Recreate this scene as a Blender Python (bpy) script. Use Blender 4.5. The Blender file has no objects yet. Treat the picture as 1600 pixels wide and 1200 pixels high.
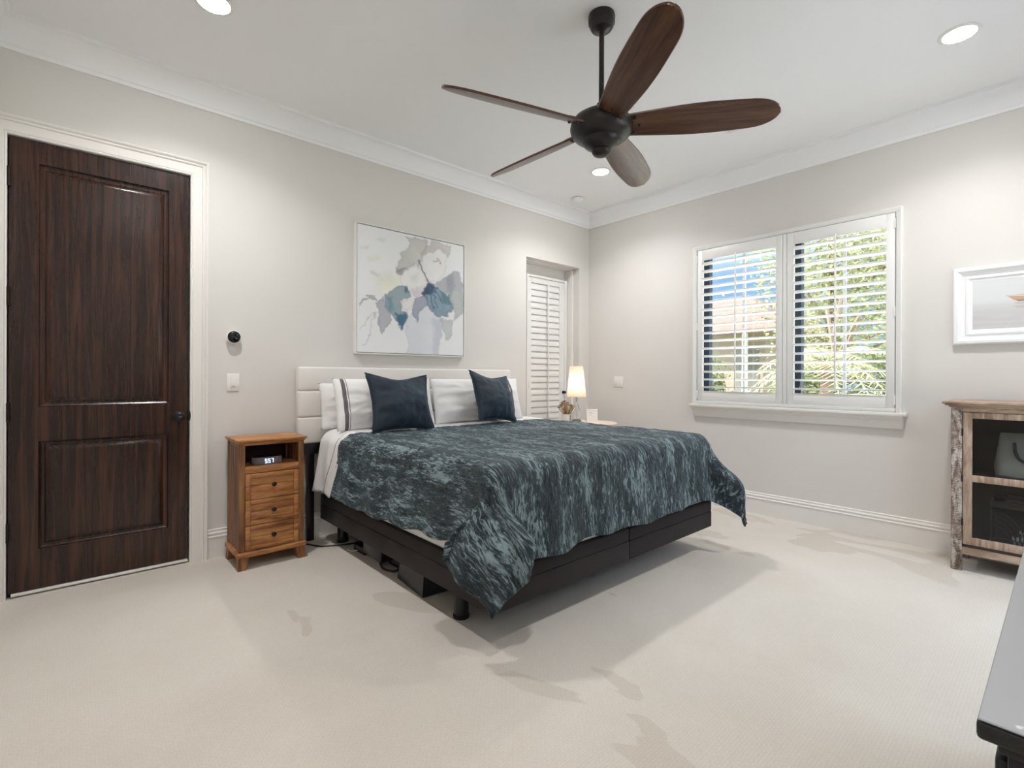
import bpy, bmesh, math, random
import numpy as np
from mathutils import Vector, Matrix, noise as mnoise

PI = math.pi
rad = math.radians
C = bpy.context.scene.collection
sc = bpy.context.scene

# ------------------------------------------------------------------ camera, world, exposure
YA, XB, XC, YD, ZC = 3.702, 4.470, -0.330, -0.460, 3.045   # bed wall, window wall, door-side wall, rear wall, ceiling
cam = bpy.data.cameras.new('camera'); camo = bpy.data.objects.new('camera', cam); C.objects.link(camo)
cam.sensor_width = 36.0; cam.lens = 776.3 / 1600 * 36.0
cam.shift_y = -11.3 / 1600; cam.clip_start = 0.02
yaw = rad(48.365)
camo.matrix_world = (Matrix.Translation((0, 0, 1.18)) @ Matrix.Rotation(yaw - PI / 2, 4, 'Z')
                     @ Matrix.Rotation(PI / 2, 4, 'X') @ Matrix.Rotation(rad(0.2), 4, 'Z'))
sc.camera = camo
sc.view_settings.view_transform = 'Standard'; sc.view_settings.look = 'None'
sc.view_settings.gamma = 1.0; sc.view_settings.exposure = 0.0; sc.view_settings.use_curve_mapping = False

world = bpy.data.worlds.new('sky'); sc.world = world; world.use_nodes = True
wn = world.node_tree.nodes; wl = world.node_tree.links; wn.clear()
w_out = wn.new('ShaderNodeOutputWorld'); w_bg = wn.new('ShaderNodeBackground')
w_tc = wn.new('ShaderNodeTexCoord'); w_sep = wn.new('ShaderNodeSeparateXYZ')
w_ramp = wn.new('ShaderNodeValToRGB')
w_ramp.color_ramp.elements[0].position = 0.0; w_ramp.color_ramp.elements[0].color = (0.17, 0.29, 0.43, 1)
w_ramp.color_ramp.elements[1].position = 0.18; w_ramp.color_ramp.elements[1].color = (0.16, 0.29, 0.45, 1)
e_ = w_ramp.color_ramp.elements.new(0.55); e_.color = (1.6, 1.95, 2.45, 1)
w_noise = wn.new('ShaderNodeTexNoise'); w_noise.inputs['Scale'].default_value = 3.2; w_noise.inputs['Detail'].default_value = 5
w_map = wn.new('ShaderNodeMapping'); w_map.inputs['Scale'].default_value = (1, 1, 3.0); w_map.inputs['Location'].default_value = (0.35, 0.1, 0.0)
w_cr = wn.new('ShaderNodeValToRGB'); w_cr.color_ramp.elements[0].position = 0.50; w_cr.color_ramp.elements[1].position = 0.64
w_mix = wn.new('ShaderNodeMix'); w_mix.data_type = 'RGBA'; w_mix.inputs['B'].default_value = (0.48, 0.49, 0.50, 1)
wl.new(w_tc.outputs['Generated'], w_sep.inputs[0]); wl.new(w_sep.outputs['Z'], w_ramp.inputs[0])
wl.new(w_tc.outputs['Generated'], w_map.inputs[0]); wl.new(w_map.outputs[0], w_noise.inputs['Vector'])
wl.new(w_noise.outputs['Fac'], w_cr.inputs[0]); wl.new(w_cr.outputs[0], w_mix.inputs['Factor'])
wl.new(w_ramp.outputs[0], w_mix.inputs['A']); wl.new(w_mix.outputs['Result'], w_bg.inputs['Color'])
w_bg.inputs['Strength'].default_value = 2.2
wl.new(w_bg.outputs[0], w_out.inputs[0])

sun = bpy.data.lights.new('sun', 'SUN'); sun.energy = 20.0; sun.angle = rad(0.6); sun.color = (1, 0.95, 0.86)
suno = bpy.data.objects.new('sun', sun); C.objects.link(suno)
suno.rotation_euler = Vector((0.30, -0.60, -0.74)).to_track_quat('-Z', 'Y').to_euler()   # shines away from the window wall, onto the garden

CAN_E = 125.0                      # glow of the recessed lamps' lenses
CAN_W = 13.0                      # output of each recessed lamp
CAN_COL = (0.985, 0.985, 0.985)

# ------------------------------------------------------------------ materials
def srgb(r, g, b):
    f = lambda c: c / 12.92 if c <= 0.04045 else ((c + 0.055) / 1.055) ** 2.4
    return (f(r / 255), f(g / 255), f(b / 255), 1)

class NT:
    def __init__(s, name):
        s.m = bpy.data.materials.new(name); s.m.use_nodes = True
        s.n = s.m.node_tree.nodes; s.l = s.m.node_tree.links
        s.p = s.n['Principled BSDF']; s.out = s.n['Material Output']
    def node(s, t, **kw):
        n = s.n.new('ShaderNode' + t)
        for k, v in kw.items():
            if k in n.inputs: n.inputs[k].default_value = v
            else: setattr(n, k, v)
        return n
    def link(s, a, b): s.l.new(a, b)
    def coords(s, scale=(1, 1, 1), kind='Object', rot=(0, 0, 0)):
        t = s.node('TexCoord'); m = s.node('Mapping'); m.inputs['Scale'].default_value = scale; m.inputs['Rotation'].default_value = rot
        s.link(t.outputs[kind], m.inputs[0]); return m.outputs[0]
    def noise(s, vec, scale, detail=4, rough=0.55, dist=0.0):
        n = s.node('TexNoise'); n.inputs['Scale'].default_value = scale; n.inputs['Detail'].default_value = detail
        n.inputs['Roughness'].default_value = rough; n.inputs['Distortion'].default_value = dist
        s.link(vec, n.inputs['Vector']); return n.outputs['Fac']
    def ramp(s, fac, stops):
        r = s.node('ValToRGB'); e = r.color_ramp.elements
        while len(e) < len(stops): e.new(0.5)
        for x, (p, c) in zip(e, stops): x.position = p; x.color = c
        s.link(fac, r.inputs[0]); return r.outputs[0]
    def bump(s, h, strength=0.3, dist=0.01, prev=None):
        b = s.node('Bump'); b.inputs['Strength'].default_value = strength; b.inputs['Distance'].default_value = dist
        s.link(h, b.inputs['Height'])
        if prev: s.link(prev, b.inputs['Normal'])
        s.link(b.outputs[0], s.p.inputs['Normal']); return b.outputs[0]

def paint(name, col, rough=0.5, var=0.03, bump=0.03, bscale=180, metal=0.0, spec=0.5, coat=0.0):
    t = NT(name); v = t.coords()
    f = t.noise(v, 3.0, 3)
    k = lambda s: tuple(min(1, c * s) for c in col[:3]) + (1,)
    t.link(t.ramp(f, [(0.3, k(1 - var)), (0.7, k(1 + var))]), t.p.inputs['Base Color'])
    t.p.inputs['Roughness'].default_value = rough; t.p.inputs['Metallic'].default_value = metal
    t.p.inputs['Specular IOR Level'].default_value = spec; t.p.inputs['Coat Weight'].default_value = coat
    if bump: t.bump(t.noise(v, bscale, 2), bump, 0.002)
    return t.m

def wood(name, dark, mid, light, axis='z', rough=0.4, scale=9.0, stretch=14.0, bump=0.25, knots=True, spec=0.5):
    t = NT(name)
    s = {'x': (1 / stretch, 1, 1), 'y': (1, 1 / stretch, 1), 'z': (1, 1, 1 / stretch)}[axis]
    v = t.coords(s)
    f = t.noise(v, scale * 2.2, 6, 0.6, 0.9 if knots else 0.3)
    g = t.noise(v, scale * 14, 3, 0.6)
    mx = t.node('Math', operation='MULTIPLY_ADD'); t.link(g, mx.inputs[0]); mx.inputs[1].default_value = 0.35
    t.link(f, mx.inputs[2])
    t.link(t.ramp(mx.outputs[0], [(0.42, dark), (0.62, mid), (0.86, light)]), t.p.inputs['Base Color'])
    t.p.inputs['Roughness'].default_value = rough; t.p.inputs['Specular IOR Level'].default_value = spec
    t.bump(g, bump, 0.002)
    return t.m

def emit(name, col, strength):
    t = NT(name); t.p.inputs['Base Color'].default_value = col
    t.p.inputs['Emission Color'].default_value = col; t.p.inputs['Emission Strength'].default_value = strength
    return t.m

def fabric(name, col, rough=0.9, weave=900, var=0.06, bump=0.15, sheen=0.2, wrinkle=0.0):
    t = NT(name); v = t.coords()
    k = lambda s: tuple(min(1, c * s) for c in col[:3]) + (1,)
    t.link(t.ramp(t.noise(v, 7, 4), [(0.3, k(1 - var)), (0.7, k(1 + var))]), t.p.inputs['Base Color'])
    t.p.inputs['Roughness'].default_value = rough; t.p.inputs['Sheen Weight'].default_value = sheen
    b = t.bump(t.noise(v, weave, 2), bump, 0.001)
    if wrinkle: t.bump(t.noise(v, 9, 4, 0.5, 0.6), wrinkle, 0.02, b)
    return t.m

M = {}
M['wall'] = paint('wall_paint', srgb(223, 219, 214), 0.75, 0.010, 0.04, 260)
M['ceiling'] = paint('ceiling_paint', srgb(249, 249, 249), 0.8, 0.004, 0.03, 200)
M['trim'] = paint('trim_paint', srgb(235, 231, 226), 0.42, 0.01, 0.0)
M['crown'] = paint('crown_paint', srgb(248, 248, 248), 0.5, 0.004, 0.0)
M['shutter'] = paint('shutter_paint', srgb(238, 236, 233), 0.38, 0.008, 0.0)
M['white_plastic'] = paint('white_plastic', srgb(238, 236, 233), 0.35, 0.005, 0.0)
M['black_metal'] = paint('oil_rubbed_bronze', srgb(34, 30, 28), 0.38, 0.15, 0.05, 300, 0.35)
M['fan_bronze'] = paint('fan_bronze', srgb(40, 36, 35), 0.36, 0.15, 0.04, 300, 0.3)
M['black_plastic'] = paint('black_plastic', srgb(16, 16, 17), 0.3, 0.05, 0.0)
M['gloss_black'] = paint('gloss_black', srgb(6, 6, 7), 0.06, 0.02, 0.0)
M['window_frame'] = paint('dark_window_frame', srgb(52, 62, 74), 0.35, 0.03, 0.0)
M['base_fabric'] = fabric('charcoal_base_cloth', srgb(38, 31, 31), 0.85, 700, 0.10, 0.25, 0.03)
M['linen'] = fabric('white_linen', srgb(236, 234, 232), 0.85, 1100, 0.01, 0.08, 0.1, 0.25)
M['headboard'] = fabric('white_upholstery', srgb(232, 228, 222), 0.7, 700, 0.012, 0.12, 0.1)
M['clock_cloth'] = fabric('grey_clock_cloth', srgb(120, 112, 112), 0.8, 1500, 0.04, 0.3, 0.1)
M['bag'] = fabric('grey_green_canvas', srgb(136, 138, 128), 0.9, 600, 0.08, 0.25, 0.1, 0.3)
M['bag_trim'] = fabric('dark_bag_strap', srgb(42, 42, 44), 0.7, 600, 0.08, 0.2, 0.1)

dw = (srgb(18, 8, 5), srgb(42, 22, 15), srgb(72, 44, 32))
M['door_v'] = wood('dark_door_wood', *dw, axis='z', rough=0.25, scale=14, stretch=26, bump=0.02)
M['blade'] = wood('walnut_blade', srgb(46, 29, 20), srgb(82, 54, 38), srgb(112, 80, 58), axis='x', rough=0.28, scale=10, stretch=16, bump=0.12)
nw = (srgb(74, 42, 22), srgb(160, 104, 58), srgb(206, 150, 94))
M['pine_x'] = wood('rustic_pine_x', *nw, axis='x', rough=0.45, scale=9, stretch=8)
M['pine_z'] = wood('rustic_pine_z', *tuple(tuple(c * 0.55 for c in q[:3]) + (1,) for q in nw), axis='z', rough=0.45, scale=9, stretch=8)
M['pine_y'] = wood('rustic_pine_y', *nw, axis='y', rough=0.45, scale=9, stretch=8)
M['pine_dark'] = wood('pine_inside', srgb(20, 12, 8), srgb(36, 22, 14), srgb(54, 32, 20), axis='x', rough=0.6)
cw = (srgb(104, 82, 68), srgb(160, 134, 114), srgb(200, 178, 156))
M['reclaimed_y'] = wood('reclaimed_wood_y', *cw, axis='y', rough=0.65, scale=10, stretch=7, bump=0.5)
M['reclaimed_z'] = wood('reclaimed_wood_z', *cw, axis='z', rough=0.65, scale=10, stretch=7, bump=0.5)
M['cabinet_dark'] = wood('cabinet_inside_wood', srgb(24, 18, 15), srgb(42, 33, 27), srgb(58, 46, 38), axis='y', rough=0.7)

def whitewash():
    t = NT('whitewashed_post'); v = t.coords((1, 1, 0.35))
    f = t.noise(v, 26, 6, 0.65, 0.8); g = t.noise(t.coords((1, 1, 5)), 60, 3, 0.6)
    mx = t.node('Math', operation='MULTIPLY_ADD'); t.link(g, mx.inputs[0]); mx.inputs[1].default_value = 0.5; t.link(f, mx.inputs[2])
    t.link(t.ramp(mx.outputs[0], [(0.58, srgb(84, 62, 52)), (0.70, srgb(136, 116, 104)), (0.86, srgb(206, 196, 188))]), t.p.inputs['Base Color'])
    t.p.inputs['Roughness'].default_value = 0.75; t.bump(mx.outputs[0], 0.6, 0.004); return t.m
M['whitewash'] = whitewash()

def carpet():
    t = NT('beige_carpet'); v = t.coords()
    big = t.noise(v, 1.1, 4, 0.55, 0.6)
    nap = t.noise(t.coords((1, 0.5, 1), rot=(0, 0, 0.6)), 2.3, 3, 0.5, 0.8)
    fine = t.noise(v, 320, 2, 0.7)
    c1 = t.ramp(big, [(0.36, srgb(214, 205, 193)), (0.64, srgb(222, 214, 203))])
    c2 = t.ramp(nap, [(0.36, srgb(204, 194, 180)), (0.40, (1, 1, 1, 1))])
    mix = t.node('Mix', data_type='RGBA', blend_type='DARKEN'); mix.inputs['Factor'].default_value = 0.7
    t.link(c1, mix.inputs['A']); t.link(c2, mix.inputs['B'])
    m2 = t.node('Mix', data_type='RGBA', blend_type='MULTIPLY'); m2.inputs['Factor'].default_value = 0.5
    t.link(mix.outputs['Result'], m2.inputs['A']); t.link(t.ramp(fine, [(0.3, (0.78, 0.78, 0.78, 1)), (0.6, (1, 1, 1, 1))]), m2.inputs['B'])
    br = t.node('TexBrick', offset=0.5); t.link(v, br.inputs['Vector'])
    br.inputs['Scale'].default_value = 1.0; br.inputs['Brick Width'].default_value = 0.020; br.inputs['Row Height'].default_value = 0.011
    br.inputs['Mortar Size'].default_value = 0.0022; br.inputs['Mortar Smooth'].default_value = 0.9
    br.inputs['Color1'].default_value = (1, 1, 1, 1); br.inputs['Color2'].default_value = (0.93, 0.93, 0.93, 1); br.inputs['Mortar'].default_value = (0.72, 0.70, 0.68, 1)
    m3 = t.node('Mix', data_type='RGBA', blend_type='MULTIPLY'); m3.inputs['Factor'].default_value = 0.22
    t.link(m2.outputs['Result'], m3.inputs['A']); t.link(br.outputs['Color'], m3.inputs['B'])
    t.link(m3.outputs['Result'], t.p.inputs['Base Color'])
    t.p.inputs['Roughness'].default_value = 0.95; t.p.inputs['Specular IOR Level'].default_value = 0.1; t.p.inputs['Sheen Weight'].default_value = 0.15
    b = t.bump(fine, 0.5, 0.004); t.bump(br.outputs['Color'], 0.15, 0.003, b); return t.m
M['carpet'] = carpet()

def velvet():
    t = NT('crushed_velvet'); v = t.coords((1, 1, 1), 'UV')
    warp = t.coords((1.0, 0.24, 1), 'UV')
    a = t.noise(warp, 90, 6, 0.66, 0.9); b = t.noise(warp, 13, 4, 0.6, 0.5); d = t.noise(v, 70, 4, 0.6, 1.0)
    ad = t.node('Math', operation='MULTIPLY_ADD'); t.link(b, ad.inputs[0]); ad.inputs[1].default_value = 0.75; t.link(a, ad.inputs[2])
    t.link(t.ramp(ad.outputs[0], [(0.74, srgb(10, 17, 21)), (0.90, srgb(40, 57, 65)), (1.07, srgb(144, 162, 168))]), t.p.inputs['Base Color'])
    t.p.inputs['Roughness'].default_value = 0.62; t.p.inputs['Sheen Weight'].default_value = 0.42
    t.p.inputs['Sheen Roughness'].default_value = 0.35; t.p.inputs['Sheen Tint'].default_value = srgb(170, 196, 204)
    n = t.bump(a, 1.0, 0.014); t.bump(d, 0.7, 0.008, n); return t.m
M['velvet'] = velvet()

def cushion_velvet():
    t = NT('navy_cushion_velvet'); v = t.coords()
    t.link(t.ramp(t.noise(v, 6, 4, 0.6, 0.6), [(0.3, srgb(14, 26, 38)), (0.55, srgb(26, 43, 57)), (0.75, srgb(46, 68, 82))]), t.p.inputs['Base Color'])
    t.p.inputs['Roughness'].default_value = 0.7; t.p.inputs['Sheen Weight'].default_value = 0.5; t.p.inputs['Sheen Roughness'].default_value = 0.4
    t.p.inputs['Sheen Tint'].default_value = srgb(110, 150, 175); t.bump(t.noise(v, 12, 4, 0.55, 0.5), 0.35, 0.02); return t.m
M['cushion'] = cushion_velvet()

def striped(name, axis, bands, kind='Object'):
    """white linen with woven stripes at given coordinates (centre, half width, colour)"""
    t = NT(name); v = t.coords(kind=kind); sp = t.node('SeparateXYZ'); t.link(v, sp.inputs[0])
    col = None
    for c, hw, rgb in bands:
        s = t.node('Math', operation='SUBTRACT'); t.link(sp.outputs[axis], s.inputs[0]); s.inputs[1].default_value = c
        a = t.node('Math', operation='ABSOLUTE'); t.link(s.outputs[0], a.inputs[0])
        l = t.node('Math', operation='LESS_THAN'); t.link(a.outputs[0], l.inputs[0]); l.inputs[1].default_value = hw
        mx = t.node('Mix', data_type='RGBA'); t.link(l.outputs[0], mx.inputs['Factor'])
        mx.inputs['A'].default_value = srgb(236, 234, 232)
        if col: t.link(col, mx.inputs['A'])
        mx.inputs['B'].default_value = rgb; col = mx.outputs['Result']
    t.link(col, t.p.inputs['Base Color']); t.p.inputs['Roughness'].default_value = 0.85
    o = t.coords(); b = t.bump(t.noise(o, 1100, 2), 0.08, 0.001); t.bump(t.noise(o, 8, 4, 0.5, 0.7), 0.28, 0.02, b)
    return t.m
STR = srgb(112, 102, 108)
M['pillow_stripe_left'] = striped('pillow_stripe_left_end', 'X', [(-0.335, 0.013, STR), (-0.312, 0.0025, STR)])
M['pillow_stripe_right'] = striped('pillow_stripe_right_end', 'X', [(0.335, 0.013, STR), (0.312, 0.0025, STR)])
M['sheet'] = striped('sheet_with_piping', 'Y', [(0.047, 0.0035, STR)], 'UV')

def distressed():
    t = NT('distressed_grey_paint'); v = t.coords()
    f = t.noise(v, 14, 6, 0.7, 0.5)
    t.link(t.ramp(f, [(0.66, srgb(150, 152, 154)), (0.70, srgb(206, 206, 206))]), t.p.inputs['Base Color'])
    t.p.inputs['Roughness'].default_value = 0.4; t.bump(f, 0.05, 0.002); return t.m
M['dresser_top'] = distressed()
def distressed_black():
    t = NT('distressed_black_paint'); v = t.coords()
    f = t.noise(v, 24, 6, 0.75, 0.8)
    t.link(t.ramp(f, [(0.56, srgb(18, 18, 19)), (0.66, srgb(52, 50, 48)), (0.78, srgb(120, 116, 110))]), t.p.inputs['Base Color'])
    t.p.inputs['Roughness'].default_value = 0.45; return t.m
M['dresser_black'] = distressed_black()

def vcol(name, rough=0.7):
    t = NT(name); a = t.node('Attribute', attribute_name='paint')
    t.link(a.outputs['Color'], t.p.inputs['Base Color']); t.p.inputs['Roughness'].default_value = rough
    t.bump(t.noise(t.coords(), 500, 2), 0.1, 0.001); return t.m
M['artwork'] = vcol('watercolour_canvas'); M['seascape'] = vcol('seascape_print', 0.5)

def glass(name, tint=(0.96, 0.98, 0.98, 1), refl=0.07):
    t = NT(name); t.n.remove(t.p)
    tr = t.node('BsdfTransparent'); tr.inputs[0].default_value = tint
    gl = t.node('BsdfGlossy'); gl.inputs['Roughness'].default_value = 0.02
    mx = t.node('MixShader'); mx.inputs[0].default_value = refl
    t.link(tr.outputs[0], mx.inputs[1]); t.link(gl.outputs[0], mx.inputs[2]); t.link(mx.outputs[0], t.out.inputs[0]); return t.m
M['glass'] = glass('window_glass'); M['cabinet_glass'] = glass('smoked_cabinet_glass', (0.86, 0.86, 0.86, 1), 0.022)
def clear():
    t = NT('clear_lamp_glass'); t.p.inputs['Transmission Weight'].default_value = 1.0; t.p.inputs['Roughness'].default_value = 0.02
    t.p.inputs['Base Color'].default_value = (0.97, 0.98, 0.97, 1); t.p.inputs['IOR'].default_value = 1.35; return t.m
M['lamp_glass'] = clear()
def shade():
    t = NT('lamp_shade_linen'); t.n.remove(t.p)
    d = t.node('BsdfDiffuse'); d.inputs[0].default_value = srgb(245, 238, 228)
    tr = t.node('BsdfTranslucent'); tr.inputs[0].default_value = srgb(255, 236, 214)
    mx = t.node('MixShader'); mx.inputs[0].default_value = 0.55
    t.link(d.outputs[0], mx.inputs[1]); t.link(tr.outputs[0], mx.inputs[2]); t.link(mx.outputs[0], t.out.inputs[0]); return t.m
M['shade'] = shade()
def leafmat(name, a, b):
    t = NT(name); t.n.remove(t.p); f = t.noise(t.coords(), 6, 3)
    col = t.ramp(f, [(0.35, a), (0.65, b)])
    d = t.node('BsdfDiffuse'); tr = t.node('BsdfTranslucent'); mx = t.node('MixShader'); mx.inputs[0].default_value = 0.4
    t.link(col, d.inputs[0]); t.link(col, tr.inputs[0])
    t.link(d.outputs[0], mx.inputs[1]); t.link(tr.outputs[0], mx.inputs[2]); t.link(mx.outputs[0], t.out.inputs[0]); return t.m
M['leaf_light'] = leafmat('light_leaves', srgb(120, 126, 84), srgb(186, 184, 146))
M['leaf_mid'] = leafmat('mid_leaves', srgb(84, 94, 58), srgb(146, 150, 106))
M['palm'] = leafmat('palm_leaves', srgb(130, 128, 92), srgb(206, 202, 170))
M['grass'] = paint('lawn', srgb(168, 170, 128), 0.95, 0.15, 0.0)
M['bounce_paving'] = paint('pale_bounce_paving', srgb(232, 228, 222), 0.9, 0.03, 0.0)  # pale surface of the added slab that reflects daylight indoors
M['bark'] = paint('bark', srgb(110, 92, 74), 0.9, 0.2, 0.3, 30)
M['stucco'] = paint('stucco', srgb(150, 136, 122), 0.9, 0.04, 0.1, 60)
M['roof'] = paint('roof_tiles', srgb(104, 84, 72), 0.85, 0.15, 0.3, 20)
M['gold'] = paint('gold_petals', srgb(176, 136, 66), 0.45, 0.25, 0.0, metal=0.3)
M['table_top'] = paint('pale_table_top', srgb(226, 208, 190), 0.4, 0.03, 0.0)
M['chrome'] = paint('brushed_steel', srgb(190, 188, 186), 0.25, 0.02, 0.0, metal=0.9)
M['grey_stone'] = paint('grey_stone', srgb(120, 116, 110), 0.4, 0.1, 0.0)
M['lens'] = emit('lamp_lens', CAN_COL + (1,), CAN_E)
M['digits'] = emit('clock_digits', srgb(196, 224, 255), 2.2)
M['hinge'] = paint('hinge_bronze', srgb(40, 28, 22), 0.4, 0.1, 0.0, metal=0.5)

# ------------------------------------------------------------------ mesh helpers
ORG = {}
class MB:
    def __init__(s): s.b = bmesh.new()
    def box(s, x0, x1, y0, y1, z0, z1, bev=0.0, seg=2):
        r = bmesh.ops.create_cube(s.b, size=1.0)
        for v in r['verts']:
            v.co = Vector((x0 + (v.co.x + .5) * (x1 - x0), y0 + (v.co.y + .5) * (y1 - y0), z0 + (v.co.z + .5) * (z1 - z0)))
        if bev:
            es = list({e for v in r['verts'] for e in v.link_edges})
            bmesh.ops.bevel(s.b, geom=es, offset=bev, segments=seg, profile=0.5, affect='EDGES', clamp_overlap=True)
        return s
    def face(s, pts): s.b.faces.new([s.b.verts.new(p) for p in pts]); return s
    def loft(s, rings, close_u=True, cap=False):
        """rings: list of lists of points (same length)"""
        R = [[s.b.verts.new(p) for p in r] for r in rings]; n = len(R[0])
        for i in range(len(R) - 1):
            for j in range(n if close_u else n - 1):
                k = (j + 1) % n
                try: s.b.faces.new((R[i][j], R[i][k], R[i + 1][k], R[i + 1][j]))
                except ValueError: pass
        if cap:
            s.b.faces.new(list(reversed(R[0]))); s.b.faces.new(R[-1])
        return s
    def lathe(s, prof, c=(0, 0, 0), n=32, mat=None):
        """prof: (r, z) from bottom to top, closed at both ends when r is 0"""
        M4 = mat or Matrix.Identity(4); c = Vector(c)
        rings = [[c + (M4 @ Vector((max(r, 1e-4) * math.cos(2 * PI * j / n), max(r, 1e-4) * math.sin(2 * PI * j / n), z))) for j in range(n)] for r, z in prof]
        return s.loft(rings, True, True)
    def cyl(s, p0, p1, r0, r1=None, n=16):
        p0, p1 = Vector(p0), Vector(p1); r1 = r0 if r1 is None else r1
        q = (p1 - p0).to_track_quat('Z', 'Y')
        rings = [[p + q @ Vector((r * math.cos(2 * PI * j / n), r * math.sin(2 * PI * j / n), 0)) for j in range(n)] for p, r in ((p0, r0), (p1, r1))]
        return s.loft(rings, True, True)
    def tube(s, pts, r, n=8, closed=False):
        pts = [Vector(p) for p in pts]; rings = []; N = len(pts)
        for i, p in enumerate(pts):
            a = pts[(i - 1) % N] if (closed or i) else p; b = pts[(i + 1) % N] if (closed or i < N - 1) else p
            q = (b - a).to_track_quat('Z', 'Y')
            rings.append([p + q @ Vector((r * math.cos(2 * PI * j / n), r * math.sin(2 * PI * j / n), 0)) for j in range(n)])
        if closed: rings.append(rings[0])
        return s.loft(rings, True, not closed)
    def rectloft(s, fn, prof):
        """fn(inset, height) -> four corner points; prof: list of (inset, height)"""
        return s.loft([fn(a, b) for a, b in prof])
    def extrude_profile(s, prof, p0, p1, out, up=(0, 0, 1)):
        """prof: closed list of (out, up)"""
        p0, p1, out, up = map(Vector, (p0, p1, out, up))
        return s.loft([[p + out * a + up * b for a, b in prof] for p in (p0, p1)], True, True)
    def grid(s, P):
        """P[i][j] points"""
        V = [[s.b.verts.new(p) for p in row] for row in P]
        for i in range(len(V) - 1):
            for j in range(len(V[0]) - 1):
                s.b.faces.new((V[i][j], V[i + 1][j], V[i + 1][j + 1], V[i][j + 1]))
        return s
    def build(s, name, mat, parent=None, smooth=40, local=False, origin=None):
        bmesh.ops.recalc_face_normals(s.b, faces=s.b.faces[:])
        vs = [v.co for v in s.b.verts]
        loc = Vector((0, 0, 0))
        if local: off = Vector((0, 0, 0))
        elif parent is not None: off = ORG.get(parent.name, Vector((0, 0, 0)))
        elif origin is not None: off = Vector(origin); loc = off
        else:
            lo = [min(v[i] for v in vs) for i in range(3)]; hi = [max(v[i] for v in vs) for i in range(3)]
            off = Vector(((lo[0] + hi[0]) / 2, (lo[1] + hi[1]) / 2, lo[2])); loc = off
        bmesh.ops.translate(s.b, verts=s.b.verts[:], vec=-off)
        me = bpy.data.meshes.new(name); s.b.to_mesh(me); s.b.free()
        me.materials.append(mat)
        if smooth:
            me.shade_smooth(); me.set_sharp_from_angle(angle=rad(smooth))
        o = bpy.data.objects.new(name, me); C.objects.link(o); o.location = loc
        if parent is not None: o.parent = parent
        ORG[o.name] = off
        return o

def tag(o, label=None, cat=None, group=None, kind=None):
    if label: o['label'] = label
    if cat: o['category'] = cat
    if group: o['group'] = group
    if kind: o['kind'] = kind
    return o
def thing(name, label, cat, loc=(0, 0, 0), group=None):
    o = bpy.data.objects.new(name, None); C.objects.link(o); o.location = loc; o.empty_display_size = 0.1
    ORG[o.name] = Vector(loc); return tag(o, label, cat, group)
def struct(o): o['kind'] = 'structure'; return o
def sthing(name, loc=(0, 0, 0)):
    o = bpy.data.objects.new(name, None); C.objects.link(o); o.location = loc; ORG[o.name] = Vector(loc); return struct(o)
def dup(root, loc, label=None):
    r = root.copy(); C.objects.link(r); r.location = loc; ORG[r.name] = Vector(loc)
    if label: r['label'] = label
    for ch in list(root.children):
        c = ch.copy(); C.objects.link(c); c.parent = r
        for g in list(ch.children):
            d = g.copy(); C.objects.link(d); d.parent = c
    return r
def shift_part(o, vec):
    c = o.copy(); C.objects.link(c); c.parent = o.parent; c.location = o.location + Vector(vec); ORG[c.name] = ORG.get(o.name, Vector()); return c
random.seed(7)

# ------------------------------------------------------------------ room shell
T = 0.22
struct(MB().box(XC - T, XB + T, YD - T, YA + T + 1.0, -0.12, 0).build('floor', M['carpet'], smooth=0))
struct(MB().box(XC - T, XB + T, YD - T, YA + T, ZC, ZC + 0.12).build('ceiling', M['ceiling'], smooth=0))
DX0, DX1, DZ = -0.246, 0.560, 2.440            # dark door
NX0, NX1, NZ = 3.481, 4.306, 2.412             # recess with shuttered door
WY0, WY1, WZ0, WZ1 = 0.842, 2.363, 0.930, 2.382  # window opening
w = MB()
w.box(XC - T, DX0 - 0.02, YA, YA + T, 0, ZC); w.box(DX0 - 0.02, DX1 + 0.02, YA, YA + T, DZ + 0.02, ZC)
w.box(DX1 + 0.02, NX0, YA, YA + T, 0, ZC); w.box(NX0, NX1, YA, YA + T, NZ, ZC); w.box(NX1, XB + T, YA, YA + T, 0, ZC)
struct(w.build('wall_left', M['wall'], smooth=0))
w = MB()
w.box(XB, XB + T, YD - T, WY0, 0, ZC); w.box(XB, XB + T, WY1, YA, 0, ZC)
w.box(XB, XB + T, WY0, WY1, 0, WZ0); w.box(XB, XB + T, WY0, WY1, WZ1, ZC)
struct(w.build('wall_right', M['wall'], smooth=0))
struct(MB().box(XC - T, XC, YD - T, YA, 0, ZC).build('wall_near_left', M['wall'], smooth=0))
GX0, GX1, GZ1 = 2.45, 3.95, 2.42                # glazed garden door behind the viewer
w = MB(); w.box(XC, GX0, YD - T, YD, 0, ZC); w.box(GX1, XB, YD - T, YD, 0, ZC); w.box(GX0, GX1, YD - T, YD, GZ1, ZC)
struct(w.build('wall_near_right', M['wall'], smooth=0))
gd = sthing('door_3', (GX0, YD, 0))
for a, b in ((GX0, (GX0 + GX1) / 2), ((GX0 + GX1) / 2, GX1)):
    m = MB(); m.box(a, a + 0.07, YD - 0.14, YD - 0.09, 0.01, GZ1); m.box(b - 0.07, b, YD - 0.14, YD - 0.09, 0.01, GZ1)
    m.box(a + 0.07, b - 0.07, YD - 0.14, YD - 0.09, 0.01, 0.16); m.box(a + 0.07, b - 0.07, YD - 0.14, YD - 0.09, GZ1 - 0.09, GZ1)
    m.build('leaf', M['window_frame'], gd, smooth=0)
    MB().box(a + 0.07, b - 0.07, YD - 0.118, YD - 0.112, 0.16, GZ1 - 0.09).build('pane', M['glass'], gd, smooth=0)

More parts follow.
